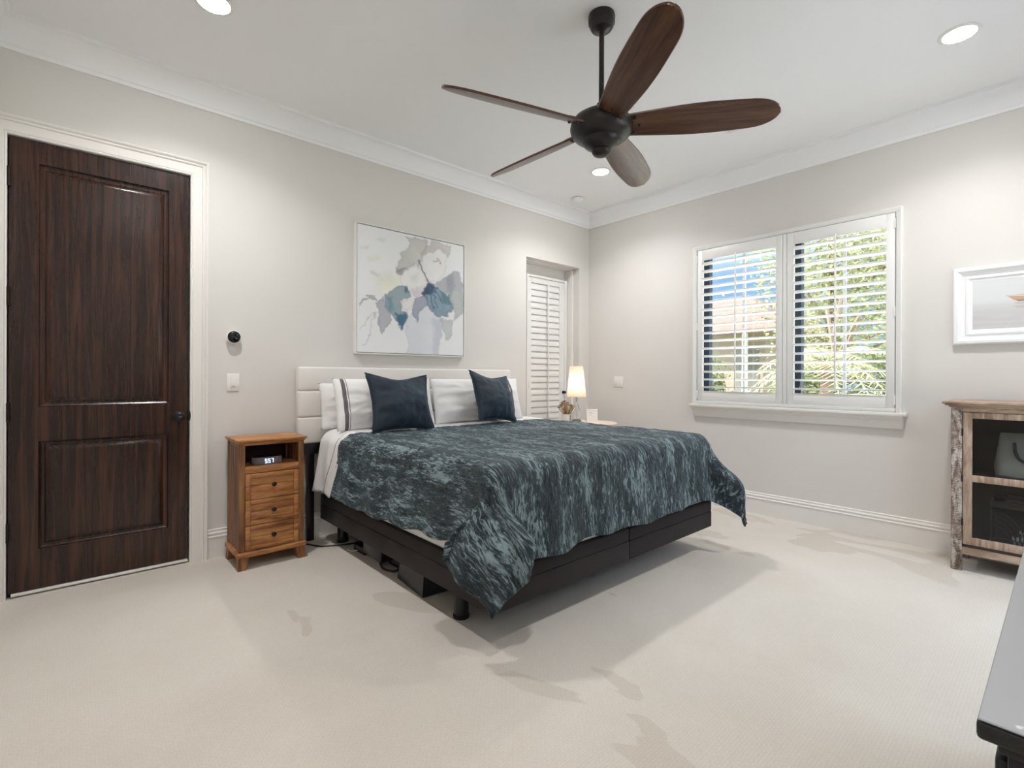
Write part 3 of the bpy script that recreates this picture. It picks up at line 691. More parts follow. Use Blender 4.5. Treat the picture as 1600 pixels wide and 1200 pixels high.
LOV, FOV, ROV = 0.475, 0.490, 0.39              # overhang (arc length) left, foot, right
def cov_mesh():
    na, nb = 300, 210
    ax0, ax1 = BX0 + RR - LOV - 0.02, BX1 - RR + ROV + 0.02
    bm = bmesh.new(); uvl = bm.loops.layers.uv.new('UVMap')
    V = []; UV = {}
    for i in range(na + 1):
        row = []
        for jx in range(nb + 1):
            u = i / na; v = jx / nb
            a = ax0 + (ax1 - ax0) * u
            lf = max(0.0, min(1.0, (BX0 + RR - a) / LOV)); rt = max(0, min(1, (a - BX1 + RR) / ROV))
            b1 = 3.185 + 0.05 * (u - 0.3) + 0.19 * lf ** 1.2 + 0.012 * math.sin(a * 5)
            b0 = BY0 + RR - FOV + 0.010 * math.sin(a * 6.5 + 1) + 0.008 * math.sin(a * 17)
            b = b0 + (b1 - b0) * v
            aa = a
            if lf > 0:
                aa = a + (0.010 + 0.050 * sstep(2.9, 1.7, b) + 0.008 * math.sin(b * 21)) * lf
            p, d, drop = drape(aa, b, 0.012)
            q = Vector((a, b, 0))
            # quilted puckers and crush wrinkles, ridges running mostly along the bed
            wq = mnoise.noise_vector(q * 2.1)
            qq = Vector((a * 1.0 + wq.x * 0.10, b * 0.38 + wq.y * 0.06, 0.0))
            r1 = 1 - abs(mnoise.noise(qq * 15.0)); r2 = 1 - abs(mnoise.noise(qq * 40.0 + Vector((5, 3, 0))))
            lo = mnoise.noise(q * 3.2)
            hgt = 0.0095 * (r1 - 0.7) + 0.0075 * (r2 - 0.7) + 0.010 * lo * (0.5 if drop < 0.02 else 1.0)
            fold = 0.0
            if drop > 0.06:
                s = b if d > 0 and (BX0 + RR - a) > 0 or a > BX1 - RR else a
                fold = 0.012 * math.sin(s * 19 + 2.0 * mnoise.noise(q * 2.0)) * sstep(0.05, 0.4, drop)
            row.append((p, hgt, fold)); UV[(i, jx)] = (a, b)
        V.append(row)
    P = np.array([[tuple(c[0]) for c in r] for r in V]); H = np.array([[c[1] + c[2] for c in r] for r in V])
    du = np.gradient(P, axis=0); dv = np.gradient(P, axis=1); N = np.cross(du, dv)
    N /= np.maximum(np.linalg.norm(N, axis=2, keepdims=True), 1e-9)
    # keep the normal field pointing out of the mattress
    ctr = np.array([(BX0 + BX1) / 2, (BY0 + 3.2) / 2 + 0.3, 0.45]); flip = np.sign(np.sum(N * (P - ctr), axis=2, keepdims=True)); flip[flip == 0] = 1
    if np.mean(flip) < 0: N = -N
    P = P + N * H[..., None]
    verts = [[bm.verts.new(P[i, k]) for k in range(nb + 1)] for i in range(na + 1)]
    for i in range(na):
        for k in range(nb):
            f = bm.faces.new((verts[i][k], verts[i + 1][k], verts[i + 1][k + 1], verts[i][k + 1])); f.smooth = True
            for lp, (p_, q_) in zip(f.loops, ((i, k), (i + 1, k), (i + 1, k + 1), (i, k + 1))): lp[uvl].uv = UV[(p_, q_)]
    me = bpy.data.meshes.new('coverlet'); off = Vector(((BX0 + BX1) / 2, 2.4, TOP))
    bmesh.ops.translate(bm, verts=bm.verts[:], vec=-off); bm.to_mesh(me); bm.free(); me.materials.append(M['velvet'])
    o = bpy.data.objects.new('coverlet', me); C.objects.link(o); o.location = off
    md = o.modifiers.new('thick', 'SOLIDIFY'); md.thickness = 0.010; md.offset = -1.0
    return o
tag(cov_mesh(), 'crushed dark teal velvet quilt spread over the bed and hanging at the foot', 'quilt')

def sheet_mesh():
    na, nb = 150, 26
    ax0, ax1 = BX0 + RR - 0.485, BX1 - RR + 0.30
    bm = bmesh.new(); uvl = bm.loops.layers.uv.new('UVMap'); V = []; UV = {}
    for i in range(na + 1):
        row = []
        for k in range(nb + 1):
            u, v = i / na, k / nb; a = ax0 + (ax1 - ax0) * u
            lf = max(0.0, min(1.0, (BX0 + RR - a) / 0.475))
            e = 3.185 + 0.05 * (u - 0.3) + 0.19 * lf ** 1.2 + 0.012 * math.sin(a * 5)
            wdt = 0.34 - 0.20 * lf
            s = -0.04 + v * (wdt + 0.04)
            b = min(e + s, 3.575)
            p, d, drop = drape(a, b, 0.010 + 0.010 * sstep(-0.02, 0.01, s), 0.10)
            p = p + Vector((-1, 0, 0.0)) * (lf * 0.012 * math.sin(b * 40) * sstep(0, 0.1, s) + 0.03 * lf * sstep(0.03, 0.14, s) )
            p.z += 0.006 * mnoise.noise(Vector((a, b, 0)) * 9)
            row.append(bm.verts.new(p)); UV[(i, k)] = (a, s)
        V.append(row)
    for i in range(na):
        for k in range(nb):
            f = bm.faces.new((V[i][k], V[i + 1][k], V[i + 1][k + 1], V[i][k + 1])); f.smooth = True
            for lp, ij in zip(f.loops, ((i, k), (i + 1, k), (i + 1, k + 1), (i, k + 1))): lp[uvl].uv = UV[ij]
    me = bpy.data.meshes.new('bed_sheet'); off = Vector(((BX0 + BX1) / 2, 3.35, TOP))
    bmesh.ops.translate(bm, verts=bm.verts[:], vec=-off); bm.to_mesh(me); bm.free(); me.materials.append(M['sheet'])
    o = bpy.data.objects.new('bed_sheet', me); C.objects.link(o); o.location = off
    md = o.modifiers.new('thick', 'SOLIDIFY'); md.thickness = 0.005; md.offset = -1.0
    return o
tag(sheet_mesh(), 'white folded top sheet with thin dark piping between pillows and quilt', 'sheet')

# ------------------------------------------------------------------ pillows and cushions
def pillow_mesh(name, W, Hh, Tk, mat, seed, pinch=0.06, power=2.4, ears=0.0, n=44, chop=0.0, rough=0.012):
    bm = bmesh.new(); top = {}; rng = Vector((seed * 3.7, seed * 1.3, 0))
    def pt(u, v, sgn):
        x = W / 2 * u * (1 - pinch * (1 - v * v)); z = Hh / 2 * v * (1 - pinch * (1 - u * u))
        if ears: x += ears * u * abs(u) ** 3 * abs(v) ** 3; z += ears * v * abs(u) ** 3 * abs(v) ** 3
        if chop and v > 0: z -= chop * math.exp(-(u / 0.55) ** 2) * v ** 2
        e = max(0.0, (1 - abs(u) ** power) * (1 - abs(v) ** power))
        t = Tk / 2 * e ** 0.62
        q = Vector((u, v, sgn * 2.0)) + rng
        t += (mnoise.noise(q * 1.7) * 0.018 + (0.5 - abs(mnoise.noise(q * 3.5))) * rough) * e ** 0.4
        # radial gathers at the edges
        g = (1 - e) * e * 4
        t += rough * 0.2 * g * math.sin(14 * (u if abs(v) > abs(u) else v) + seed)
        return Vector((x, -sgn * t, z))
    G = {}
    for sgn in (1, -1):
        for i in range(n + 1):
            for k in range(n + 1):
                u, v = 2 * i / n - 1, 2 * k / n - 1
                edge = i in (0, n) or k in (0, n)
                if edge and sgn < 0: G[(sgn, i, k)] = G[(1, i, k)]
                else:
                    p = pt(u, v, sgn)
                    if edge: p.y = 0
                    G[(sgn, i, k)] = bm.verts.new(p)
    for sgn in (1, -1):
        for i in range(n):
            for k in range(n):
                try: f = bm.faces.new((G[(sgn, i, k)], G[(sgn, i + 1, k)], G[(sgn, i + 1, k + 1)], G[(sgn, i, k + 1)])); f.smooth = True
                except ValueError: pass
    bmesh.ops.recalc_face_normals(bm, faces=bm.faces[:])
    edge_pts = [pt(2 * i / n - 1, -1, 1) for i in range(n)] + [pt(1, 2 * i / n - 1, 1) for i in range(n)] + [pt(1 - 2 * i / n, 1, 1) for i in range(n)] + [pt(-1, 1 - 2 * i / n, 1) for i in range(n)]
    for p in edge_pts: p.y = 0
    me = bpy.data.meshes.new(name); bm.to_mesh(me); bm.free(); me.materials.append(mat)
    o = bpy.data.objects.new(name, me); C.objects.link(o); return o, edge_pts
def place(o, x, y, z, lean, yawd=0.0, roll=0.0, H=0.4):
    """bottom edge centre at (x, y, z), leaning back by lean degrees"""
    Rm = Matrix.Rotation(rad(yawd), 4, 'Z') @ Matrix.Rotation(rad(-lean), 4, 'X') @ Matrix.Rotation(rad(roll), 4, 'Y')
    o.matrix_world = Matrix.Translation(Vector((x, y, z)) + Rm @ Vector((0, 0, H / 2))) @ Rm
G1 = 'white bed pillows'
p, _ = pillow_mesh('pillow', 0.80, 0.37, 0.15, M['pillow_stripe_left'], 1, 0.03); place(p, 1.745, 3.30, TOP + 0.020, 14, 2, 0, 0.37)
tag(p, 'white pillow with dark stripe at its left end, in front of the left stack', 'pillow', G1)
p, _ = pillow_mesh('pillow', 0.80, 0.33, 0.11, M['linen'], 2, 0.03); place(p, 1.715, 3.50, TOP + 0.018, 8, 0, 0, 0.33)
tag(p, 'plain white pillow behind the striped one, against the left part of the headboard', 'pillow', G1)
p, _ = pillow_mesh('pillow', 0.92, 0.37, 0.15, M['pillow_stripe_right'], 3, 0.03); place(p, 2.60, 3.30, TOP + 0.020, 15, -1, 0, 0.37)
tag(p, 'white pillow with dark stripe at its right end, behind the right navy cushion', 'pillow', G1)
p, _ = pillow_mesh('pillow', 0.80, 0.33, 0.11, M['linen'], 4, 0.03); place(p, 2.68, 3.50, TOP + 0.018, 8, 0, 0, 0.33)
tag(p, 'plain white pillow against the right part of the headboard', 'pillow', G1)
def cushion(x, y, yawd, lean, roll, seed, label, W=0.46, H=0.385):
    c, ed = pillow_mesh('throw_cushion', W, H, 0.17, M['cushion'], seed, 0.045, 2.0, 0.018, chop=0.022, rough=0.010)
    pm = MB().tube(ed[::2], 0.006, 6, True).build('piping', M['cushion'], None, local=True); pm.parent = c; pm.location = (0, 0, 0)
    place(c, x, y, TOP + 0.022 + 0.004 * abs(roll), lean, yawd, roll, H); tag(c, label, 'cushion', 'navy velvet cushions on the bed')
cushion(1.745, 3.085, 2, 18, 1.5, 11, 'navy velvet cushion on the left, standing upright in front of the striped pillow')
cushion(2.60, 3.085, 14, 20, 6.0, 12, 'navy velvet cushion on the right, tilted to one side against white pillows', 0.46, 0.385)

# ------------------------------------------------------------------ nightstand with clock
ns = thing('nightstand', 'narrow rustic pine nightstand with three drawers left of the bed', 'nightstand', (0.955, 3.48, 0))
nx0, nx1, nf, nb_ = 0.762, 1.144, 3.332, 3.632
tp = MB(); tp.box(0.749, 1.158, 3.310, 3.645, 0.774, 0.790, 0.004); tp.box(0.757, 1.150, 3.320, 3.640, 0.764, 0.774, 0.004); tp.build('top', M['pine_x'], ns)
for x in (nx0, nx1 - 0.034):
    for y in (nf, nb_ - 0.034):
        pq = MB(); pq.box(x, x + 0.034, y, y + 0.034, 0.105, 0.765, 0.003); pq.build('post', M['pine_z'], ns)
for x in (nx0 + 0.006, nx1 - 0.018):
    sd = MB(); sd.box(x, x + 0.012, nf + 0.034, nb_ - 0.034, 0.105, 0.765)
    for k in range(4):
        y = nf + 0.036 + k * 0.058; sd.box(x - 0.003, x + 0.015, y, y + 0.054, 0.13, 0.74, 0.003)
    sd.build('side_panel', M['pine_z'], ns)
MB().box(nx0 + 0.034, nx1 - 0.034, nb_ - 0.014, nb_ - 0.004, 0.105, 0.765).build('back_panel', M['pine_dark'], ns, smooth=0)
MB().box(nx0 + 0.018, nx1 - 0.018, nf + 0.004, nb_ - 0.014, 0.606, 0.622, 0.002).build('shelf', M['pine_x'], ns)
rl = MB(); rl.box(nx0 + 0.034, nx1 - 0.034, nf + 0.003, nf + 0.02, 0.582, 0.623, 0.002); rl.build('shelf_rail', M['pine_x'], ns)
rl = MB(); rl.box(nx0 + 0.034, nx1 - 0.034, nf + 0.003, nf + 0.02, 0.752, 0.766, 0.002); rl.build('top_rail', M['pine_x'], ns)
for z0, z1 in ((0.420, 0.578), (0.264, 0.417), (0.108, 0.261)):
    dr = MB(); x0, x1 = nx0 + 0.036, nx1 - 0.034
    y = nf - 0.002
    dr.box(x0, x1, y + 0.014, y + 0.03, z0, z1)
    fx0 = [(x0, x0 + 0.028, z0, z1), (x1 - 0.028, x1, z0, z1), (x0 + 0.028, x1 - 0.028, z0, z0 + 0.026), (x0 + 0.028, x1 - 0.028, z1 - 0.026, z1)]
    for q in fx0: dr.box(q[0], q[1], y, y + 0.02, q[2], q[3], 0.003)
    zm = (z0 + z1) / 2 + 0.004
    dr.box(x0 + 0.028, x1 - 0.028, y + 0.010, y + 0.02, z0 + 0.026, zm - 0.0015, 0.002); dr.box(x0 + 0.028, x1 - 0.028, y + 0.010, y + 0.02, zm + 0.0015, z1 - 0.026, 0.002)
    d_ = dr.build('drawer', M['pine_x'], ns)
    MB().lathe([(0, 0.0), (0.006, 0.0), (0.006, 0.012), (0.013, 0.017), (0.014, 0.023), (0.008, 0.028), (0, 0.029)], (0.957, y + 0.006, zm), 18, RY).build('knob', M['black_metal'], d_)
MB().box(0.750, 1.157, 3.316, 3.642, 0.074, 0.106, 0.008, 3).build('plinth', M['pine_x'], ns)
for sx, x in ((1, 0.754), (-1, 1.153)):
    for sy, y in ((1, 3.320), (-1, 3.638)):
        f = MB(); g = lambda e, z: [(x + sx * o, y + sy * p, z) for o, p in ((e, e), (0.050 + e * 0, e), (0.050, 0.050), (e, 0.050))]
        a_ = [(x, y, 0), (x + sx * 0.046, y, 0), (x + sx * 0.046, y + sy * 0.046, 0), (x, y + sy * 0.046, 0)]
        b_ = [(x + sx * 0.006, y + sy * 0.006, 0.076), (x + sx * 0.062, y + sy * 0.006, 0.076), (x + sx * 0.062, y + sy * 0.062, 0.076), (x + sx * 0.006, y + sy * 0.062, 0.076)]
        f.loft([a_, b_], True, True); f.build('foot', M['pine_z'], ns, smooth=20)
# clock: rounded body with lit digits on its front
ck = thing('digital_clock', 'grey rounded digital clock glowing 557 in the nightstand cubby', 'clock', (0.937, 3.405, 0.622))
def stadium(cx, cy, hx, hy, n=14):
    pts = []
    for s in (1, -1):
        for i in range(n + 1):
            a = -PI / 2 * s + s * 0 + PI * i / n if s == 1 else PI / 2 + PI * i / n
            pts.append((cx + s * (hx - hy) + hy * math.cos(a), cy + hy * math.sin(a)))
    return pts
st_ = stadium(0.937, 3.405, 0.089, 0.042)
def ring(k, z): return [(0.937 + (x - 0.937) * k, 3.405 + (y - 3.405) * k, z) for x, y in st_]
MB().loft([ring(0.96, 0.6225), ring(1, 0.627), ring(1, 0.662), ring(0.96, 0.668)], True, True).build('body', M['clock_cloth'], ck)
MB().loft([ring(0.90, 0.668), ring(0.90, 0.6695)], True, True).build('top_plate', M['black_plastic'], ck)
SEG = {'5': 'afgcd', '7': 'abc'}
def digit(mb, ch, x, z, w=0.013, h=0.026, y=3.405 - 0.0428, t=0.0032):
    R_ = {'a': (x, x + w, z + h - t, z + h), 'd': (x, x + w, z, z + t), 'g': (x, x + w, z + h / 2 - t / 2, z + h / 2 + t / 2),
          'f': (x, x + t, z + h / 2, z + h), 'b': (x + w - t, x + w, z + h / 2, z + h), 'e': (x, x + t, z, z + h / 2), 'c': (x + w - t, x + w, z, z + h / 2)}
    for s in SEG[ch]: q = R_[s]; mb.box(q[0], q[1], y, y + 0.0012, q[2], q[3])
for k, ch in enumerate('557'):
    mb = MB(); digit(mb, ch, 0.916 + k * 0.0185, 0.632); mb.build('digit', M['digits'], ck, smooth=0)

# ------------------------------------------------------------------ round table with lamp, flowers, box
tx, ty, tz = 3.86, 3.215, 0.727
tb = thing('side_table', 'small round pale bedside table in the corner beyond the bed', 'table', (tx, ty, 0))
MB().lathe([(0, tz - 0.024), (0.290, tz - 0.024), (0.298, tz - 0.018), (0.300, tz - 0.008), (0.297, tz), (0, tz)], (tx, ty, 0), 64).build('table_top', M['table_top'], tb)
for k in range(3):
    a = 2 * PI * k / 3 + 0.4
    l = MB(); l.cyl((tx + 0.24 * math.cos(a), ty + 0.24 * math.sin(a), 0), (tx + 0.17 * math.cos(a), ty + 0.17 * math.sin(a), tz - 0.022), 0.014, 0.02, 14); l.build('leg', M['table_top'], tb)
lx, ly = 3.80, 3.30
lamp = thing('table_lamp', 'lit table lamp with tapered white shade and clear glass base', 'lamp', (lx, ly, tz))
MB().lathe([(0, 0.001), (0.046, 0.001), (0.050, 0.008), (0.047, 0.022), (0.030, 0.030), (0, 0.032)], (lx, ly, tz), 36).build('base', M['grey_stone'], lamp)
MB().lathe([(0, 0.032), (0.034, 0.033), (0.046, 0.050), (0.050, 0.072), (0.046, 0.100), (0.034, 0.130), (0.020, 0.160), (0.011, 0.185), (0.009, 0.205), (0, 0.206)], (lx, ly, tz), 36).build('glass_body', M['lamp_glass'], lamp)
MB().cyl((lx, ly, tz + 0.205), (lx, ly, tz + 0.36), 0.006, n=14).build('stem', M['chrome'], lamp)
sh = MB(); sh.loft([[(lx + r * math.cos(2 * PI * k / 48), ly + r * math.sin(2 * PI * k / 48), z) for k in range(48)] for r, z in ((0.097, 0.982), (0.064, 1.288))]); sh.build('lamp_shade', M['shade'], lamp)
MB().lathe([(0, 0), (0.016, 0.004), (0.027, 0.025), (0.028, 0.045), (0.018, 0.065), (0.012, 0.075), (0, 0.076)], (lx, ly, 1.085), 20).build('bulb', emit('bulb_glow', (1.0, 0.86, 0.70, 1), 27.0), lamp)
fl = thing('flower_pot', 'small white pot of gold dried flowers beside the table lamp', 'potted flowers', (3.755, 3.395, tz))
MB().lathe([(0, 0.001), (0.040, 0.001), (0.046, 0.01), (0.050, 0.075), (0.047, 0.078), (0.043, 0.070), (0, 0.068)], (3.755, 3.395, tz), 32).build('pot', M['white_plastic'], fl)
petals = MB(); stems = MB(); rnd = random.Random(3)
for k in range(46):
    a = rnd.uniform(0, 2 * PI); rr = 0.085 * math.sqrt(rnd.random()); h = tz + 0.13 + 0.06 * (1 - (rr / 0.085) ** 2) + rnd.uniform(-0.025, 0.02)
    c = Vector((3.755 + rr * math.cos(a), 3.395 + rr * math.sin(a), h))
    stems.tube([(3.755 + rr * .3 * math.cos(a), 3.395 + rr * .3 * math.sin(a), tz + 0.066), c], 0.0015, 4)
    for j in range(5):
        d = Vector((math.cos(a + j * 1.256), math.sin(a + j * 1.256), 0.35 + rnd.random() * 0.4)).normalized(); s = d.cross(Vector((0, 0, 1))).normalized() * 0.008
        petals.face([c, c + d * 0.012 + s, c + d * 0.024, c + d * 0.012 - s])
petals.build('petals', M['gold'], fl, smooth=0)['kind'] = 'stuff'
stems.build('stems', M['gold'], fl)['kind'] = 'stuff'
bx_ = thing('white_box', 'small white square box right of the lamp on the round table', 'box', (4.005, 3.235, tz))
u = Vector((0.747, -0.664, 0)); nrm = Vector((-0.664, -0.747, 0)); cc = Vector((3.985, 3.255, tz))
MB().loft([[cc + u * a + nrm * b + Vector((0, 0, z)) for a, b in ((-0.056, -0.03), (0.056, -0.03), (0.056, 0.03), (-0.056, 0.03))] for z in (0.001, 0.116)], True, True).build('body', M['white_plastic'], bx_, smooth=0)
MB().loft([[cc + u * a + nrm * b + Vector((0, 0, z)) for a, b in ((-0.058, -0.032), (0.058, -0.032), (0.058, 0.032), (-0.058, 0.032))] for z in (0.1165, 0.124)], True, True).build('lid', M['white_plastic'], bx_, smooth=0)
for z, wd in ((0.088, 0.018), (0.066, 0.009)):
    MB().loft([[cc + u * (a - 0.012) + nrm * b + Vector((0, 0, z + dz)) for a, b, dz in ((-wd, 0.0301, 0), (wd, 0.0301, 0), (wd, 0.0307, 0), (-wd, 0.0307, 0))] for dz in (0,)] + [[cc + u * (a - 0.012) + nrm * b + Vector((0, 0, z + 0.003)) for a, b in ((-wd, 0.0301), (wd, 0.0301), (wd, 0.0307), (-wd, 0.0307))]], True, True).build('front_mark', M['grey_stone'], bx_, smooth=0)

# ------------------------------------------------------------------ pictures
rs = np.random.RandomState(5)
def fbm(u, v, scale, octs=4, seed=0):
    out = np.zeros_like(u); amp = 1.0; tot = 0
    for o in range(octs):
        g = np.random.RandomState(seed * 17 + o).rand(96, 96); s = scale * 2 ** o
        x = np.abs(u) * s; y = np.abs(v) * s; xi = x.astype(int); yi = y.astype(int); fx_, fy_ = x - xi, y - yi
        fx_ = fx_ * fx_ * (3 - 2 * fx_); fy_ = fy_ * fy_ * (3 - 2 * fy_)
        q = lambda a, b: g[a % 96, b % 96]
        out += amp * (q(xi, yi) * (1 - fx_) * (1 - fy_) + q(xi + 1, yi) * fx_ * (1 - fy_) + q(xi, yi + 1) * (1 - fx_) * fy_ + q(xi + 1, yi + 1) * fx_ * fy_)
        tot += amp; amp *= 0.5
    return out / tot - 0.5
def poly_sd(px, py, poly):
    """signed distance (negative inside)"""
    poly = np.array(poly, float); d = np.full(px.shape, 1e9); ins = np.zeros(px.shape, bool); n = len(poly)
    for i in range(n):
        a, b = poly[i], poly[(i + 1) % n]; e = b - a
        t = np.clip(((px - a[0]) * e[0] + (py - a[1]) * e[1]) / (e @ e + 1e-9), 0, 1)
        d = np.minimum(d, np.hypot(px - a[0] - t * e[0], py - a[1] - t * e[1]))
        c = ((a[1] > py) != (b[1] > py)) & (px < (b[0] - a[0]) * (py - a[1]) / (b[1] - a[1] + 1e-12) + a[0]); ins ^= c
    return np.where(ins, -d, d)
def seg_d(px, py, pts):
    d = np.full(px.shape, 1e9)
    for a, b in zip(pts[:-1], pts[1:]):
        a, b = np.array(a, float), np.array(b, float); e = b - a
        t = np.clip(((px - a[0]) * e[0] + (py - a[1]) * e[1]) / (e @ e), 0, 1); d = np.minimum(d, np.hypot(px - a[0] - t * e[0], py - a[1] - t * e[1]))
    return d
def sm(a, b, x):
    t = np.clip((x - a) / (b - a), 0, 1); return t * t * (3 - 2 * t)
def to_lin(c): return np.where(c <= 0.04045, c / 12.92, ((c + 0.055) / 1.055) ** 2.4)
def art_mesh(name, mat, parent, corner, du, dv, img):
    """grid carrying one colour per vertex; img[row from top, col]"""
    h, w_ = img.shape[:2]; corner, du, dv = map(Vector, (corner, du, dv)); off = ORG[parent.name]
    vs = [tuple(corner + du * (i / (w_ - 1)) + dv * (1 - k / (h - 1)) - off) for k in range(h) for i in range(w_)]
    fs = [(k * w_ + i, (k + 1) * w_ + i, (k + 1) * w_ + i + 1, k * w_ + i + 1) for k in range(h - 1) for i in range(w_ - 1)]
    me = bpy.data.meshes.new(name); me.from_pydata(vs, [], fs); me.materials.append(mat)
    at = me.color_attributes.new('paint', 'FLOAT_COLOR', 'POINT')
    col = np.ones((h * w_, 4), np.float32); col[:, :3] = to_lin(np.clip(img.reshape(-1, 3), 0, 1)); at.data.foreach_set('color', col.ravel())
    o = bpy.data.objects.new(name, me); C.objects.link(o); o.parent = parent; return o

def flowers():
    n = 250; uu, vv = np.meshgrid(np.linspace(0, 1, n), np.linspace(0, 1, n))      # vv downwards
    X = 100 + 860 * uu; Y = (55 + 180 * uu) + vv * (1057 - 167 * uu)
    wx_ = X + 64 * fbm(uu, vv, 11, 5, 1) + 18 * fbm(uu, vv, 40, 2, 3); wy_ = Y + 64 * fbm(uu, vv, 11, 5, 2) + 18 * fbm(uu, vv, 40, 2, 4)
    img = np.ones((n, n, 3)) * np.array([0.94, 0.94, 0.945]) + 0.012 * fbm(uu, vv, 3, 3, 6)[..., None]
    tex = fbm(uu, vv, 6, 5, 8)
    def wash(poly, col, alpha=0.9, soft=10, edge=0.10, var=0.22, seed=0):
        nonlocal img
        d = poly_sd(wx_, wy_, poly); a = sm(soft, -soft, d) * alpha * 0.94
        t = fbm(uu, vv, 6, 5, 20 + seed) * 1.6
        a = np.clip(a * (1 + var * 2.4 * t), 0, 1)
        c = np.array(col)[None, None] * (1 - edge * 1.5 * np.exp(-(d / 7) ** 2) * (d < 6))[..., None] * (1 + var * t[..., None])
        img = img * (1 - a[..., None]) + c * a[..., None]
    def stroke(pts, wd, col, alpha=0.9):
        nonlocal img
        d = seg_d(wx_, wy_, pts); a = sm(wd, wd * 0.4, d) * alpha; img = img * (1 - a[..., None]) + np.array(col)[None, None] * a[..., None]
    wash([(240, 470), (420, 470), (430, 600), (330, 640), (260, 600)], (0.90, 0.895, 0.80), 0.6, 60, 0)
    wash([(180, 320), (270, 330), (270, 360), (190, 360)], (0.88, 0.87, 0.80), 0.7, 20, 0)
    for q in ((150, 245), (280, 190), (230, 460)): wash([(q[0] - 35, q[1] - 10), (q[0] + 35, q[1] - 8), (q[0] + 30, q[1] + 10), (q[0] - 30, q[1] + 12)], (0.80, 0.80, 0.79), 0.6, 14, 0)
    wash([(470, 820), (560, 750), (660, 730), (765, 820), (757, 950), (732, 1130), (480, 1130), (463, 950)], (0.875, 0.885, 0.91), 0.95, 8, 0.06, 0.05, 1)
    wash([(700, 830), (768, 820), (757, 950), (732, 1130), (690, 1130)], (0.76, 0.78, 0.83), 0.6, 26, 0.03, 0.05, 2)
    wash([(470, 150), (560, 170), (640, 200), (625, 340), (560, 440), (520, 385), (450, 420), (370, 440), (400, 370), (440, 330), (420, 290), (480, 255), (500, 200)], (0.77, 0.765, 0.745), 0.85, 10, 0.12, 0.25, 3)
    wash([(370, 430), (450, 400), (440, 460), (390, 460)], (0.55, 0.55, 0.56), 0.7, 14, 0.1, 0.2, 4)
    wash([(610, 240), (700, 185), (830, 225), (835, 300), (800, 320), (740, 250), (660, 290), (610, 360), (590, 300)], (0.80, 0.785, 0.765), 0.85, 12, 0.10, 0.18, 5)
    wash([(700, 555), (760, 500), (840, 450), (925, 445), (945, 560), (955, 620), (940, 780), (880, 850), (850, 740), (830, 630), (740, 600)], (0.70, 0.71, 0.74), 0.9, 10, 0.12, 0.25, 6)
    wash([(850, 600), (950, 600), (940, 780), (880, 845), (850, 740)], (0.74, 0.765, 0.745), 0.8, 20, 0.05, 0.1, 7)
    wash([(800, 470), (860, 460), (880, 560), (850, 640), (800, 600)], (0.55, 0.57, 0.63), 0.55, 24, 0.05, 0.3, 8)
    wash([(755, 830), (870, 850), (820, 985), (770, 910)], (0.79, 0.80, 0.81), 0.9, 10, 0.08, 0.1, 9)
    wash([(610, 330), (650, 280), (720, 250), (790, 290), (800, 400), (760, 480), (700, 540), (640, 500), (600, 420)], (0.945, 0.935, 0.93), 0.97, 9, 0.05, 0.04, 10)
    for q in ((700, 355), (722, 345), (735, 362), (712, 330)): wash([(q[0] - 9, q[1] - 7), (q[0] + 9, q[1] - 7), (q[0] + 8, q[1] + 8), (q[0] - 8, q[1] + 8)], (0.66, 0.62, 0.63), 0.8, 6, 0)
    wash([(515, 655), (610, 635), (660, 700), (580, 780), (548, 868), (512, 790)], (0.62, 0.63, 0.70), 0.9, 8, 0.18, 0.25, 11)
    wash([(605, 550), (660, 525), (730, 600), (830, 640), (855, 740), (820, 815), (760, 810), (700, 790), (640, 730), (625, 660), (595, 625)], (0.50, 0.585, 0.64), 0.92, 8, 0.18, 0.35, 12)
    wash([(730, 610), (830, 640), (840, 700), (770, 690)], (0.30, 0.48, 0.50), 0.6, 18, 0.05, 0.3, 13)
    wash([(605, 545), (665, 530), (700, 590), (650, 640), (600, 630)], (0.20, 0.28, 0.38), 0.85, 14, 0.05, 0.3, 14)
    for q in ((640, 560, 720, 720), (660, 590, 760, 690), (640, 600, 690, 740)): stroke([(q[0], q[1]), (q[2], q[3])], 9, (0.30, 0.40, 0.50), 0.6)
    wash([(325, 605), (390, 560), (485, 560), (480, 640), (430, 680), (420, 760), (465, 770), (468, 830), (430, 935), (400, 860), (335, 800), (308, 720), (312, 640)], (0.55, 0.64, 0.68), 0.92, 8, 0.16, 0.32, 15)
    wash([(380, 780), (465, 780), (468, 830), (430, 935), (400, 860)], (0.24, 0.40, 0.49), 0.85, 14, 0.05, 0.3, 16)
    wash([(440, 560), (490, 560), (480, 610), (450, 610)], (0.22, 0.33, 0.42), 0.7, 14, 0.05, 0.3, 17)
    wash([(330, 650), (360, 640), (370, 760), (340, 790)], (0.30, 0.50, 0.55), 0.5, 20, 0.05, 0.3, 18)
    wash([(235, 700), (300, 665), (330, 790), (338, 850), (290, 970), (262, 860)], (0.70, 0.70, 0.735), 0.9, 8, 0.16, 0.25, 19)
    wash([(410, 480), (480, 410), (545, 385), (605, 450), (640, 530), (612, 605), (550, 655), (490, 610), (480, 570), (420, 550)], (0.945, 0.938, 0.93), 0.98, 8, 0.06, 0.04, 21)
    wash([(500, 585), (590, 560), (600, 600), (550, 650), (500, 625)], (0.82, 0.79, 0.81), 0.7, 24, 0.03, 0.1, 22)
    wash([(505, 470), (560, 465), (565, 520), (515, 525)], (0.83, 0.82, 0.81), 0.6, 24, 0, 0.1, 23)
    wash([(430, 680), (500, 655), (520, 720), (480, 770), (425, 740)], (0.93, 0.91, 0.905), 0.9, 10, 0.06, 0.05, 24)
    stroke([(585, 370), (605, 430), (650, 520)], 12, (0.55, 0.54, 0.57)); stroke([(115, 715), (190, 655), (245, 680)], 13, (0.68, 0.69, 0.71))
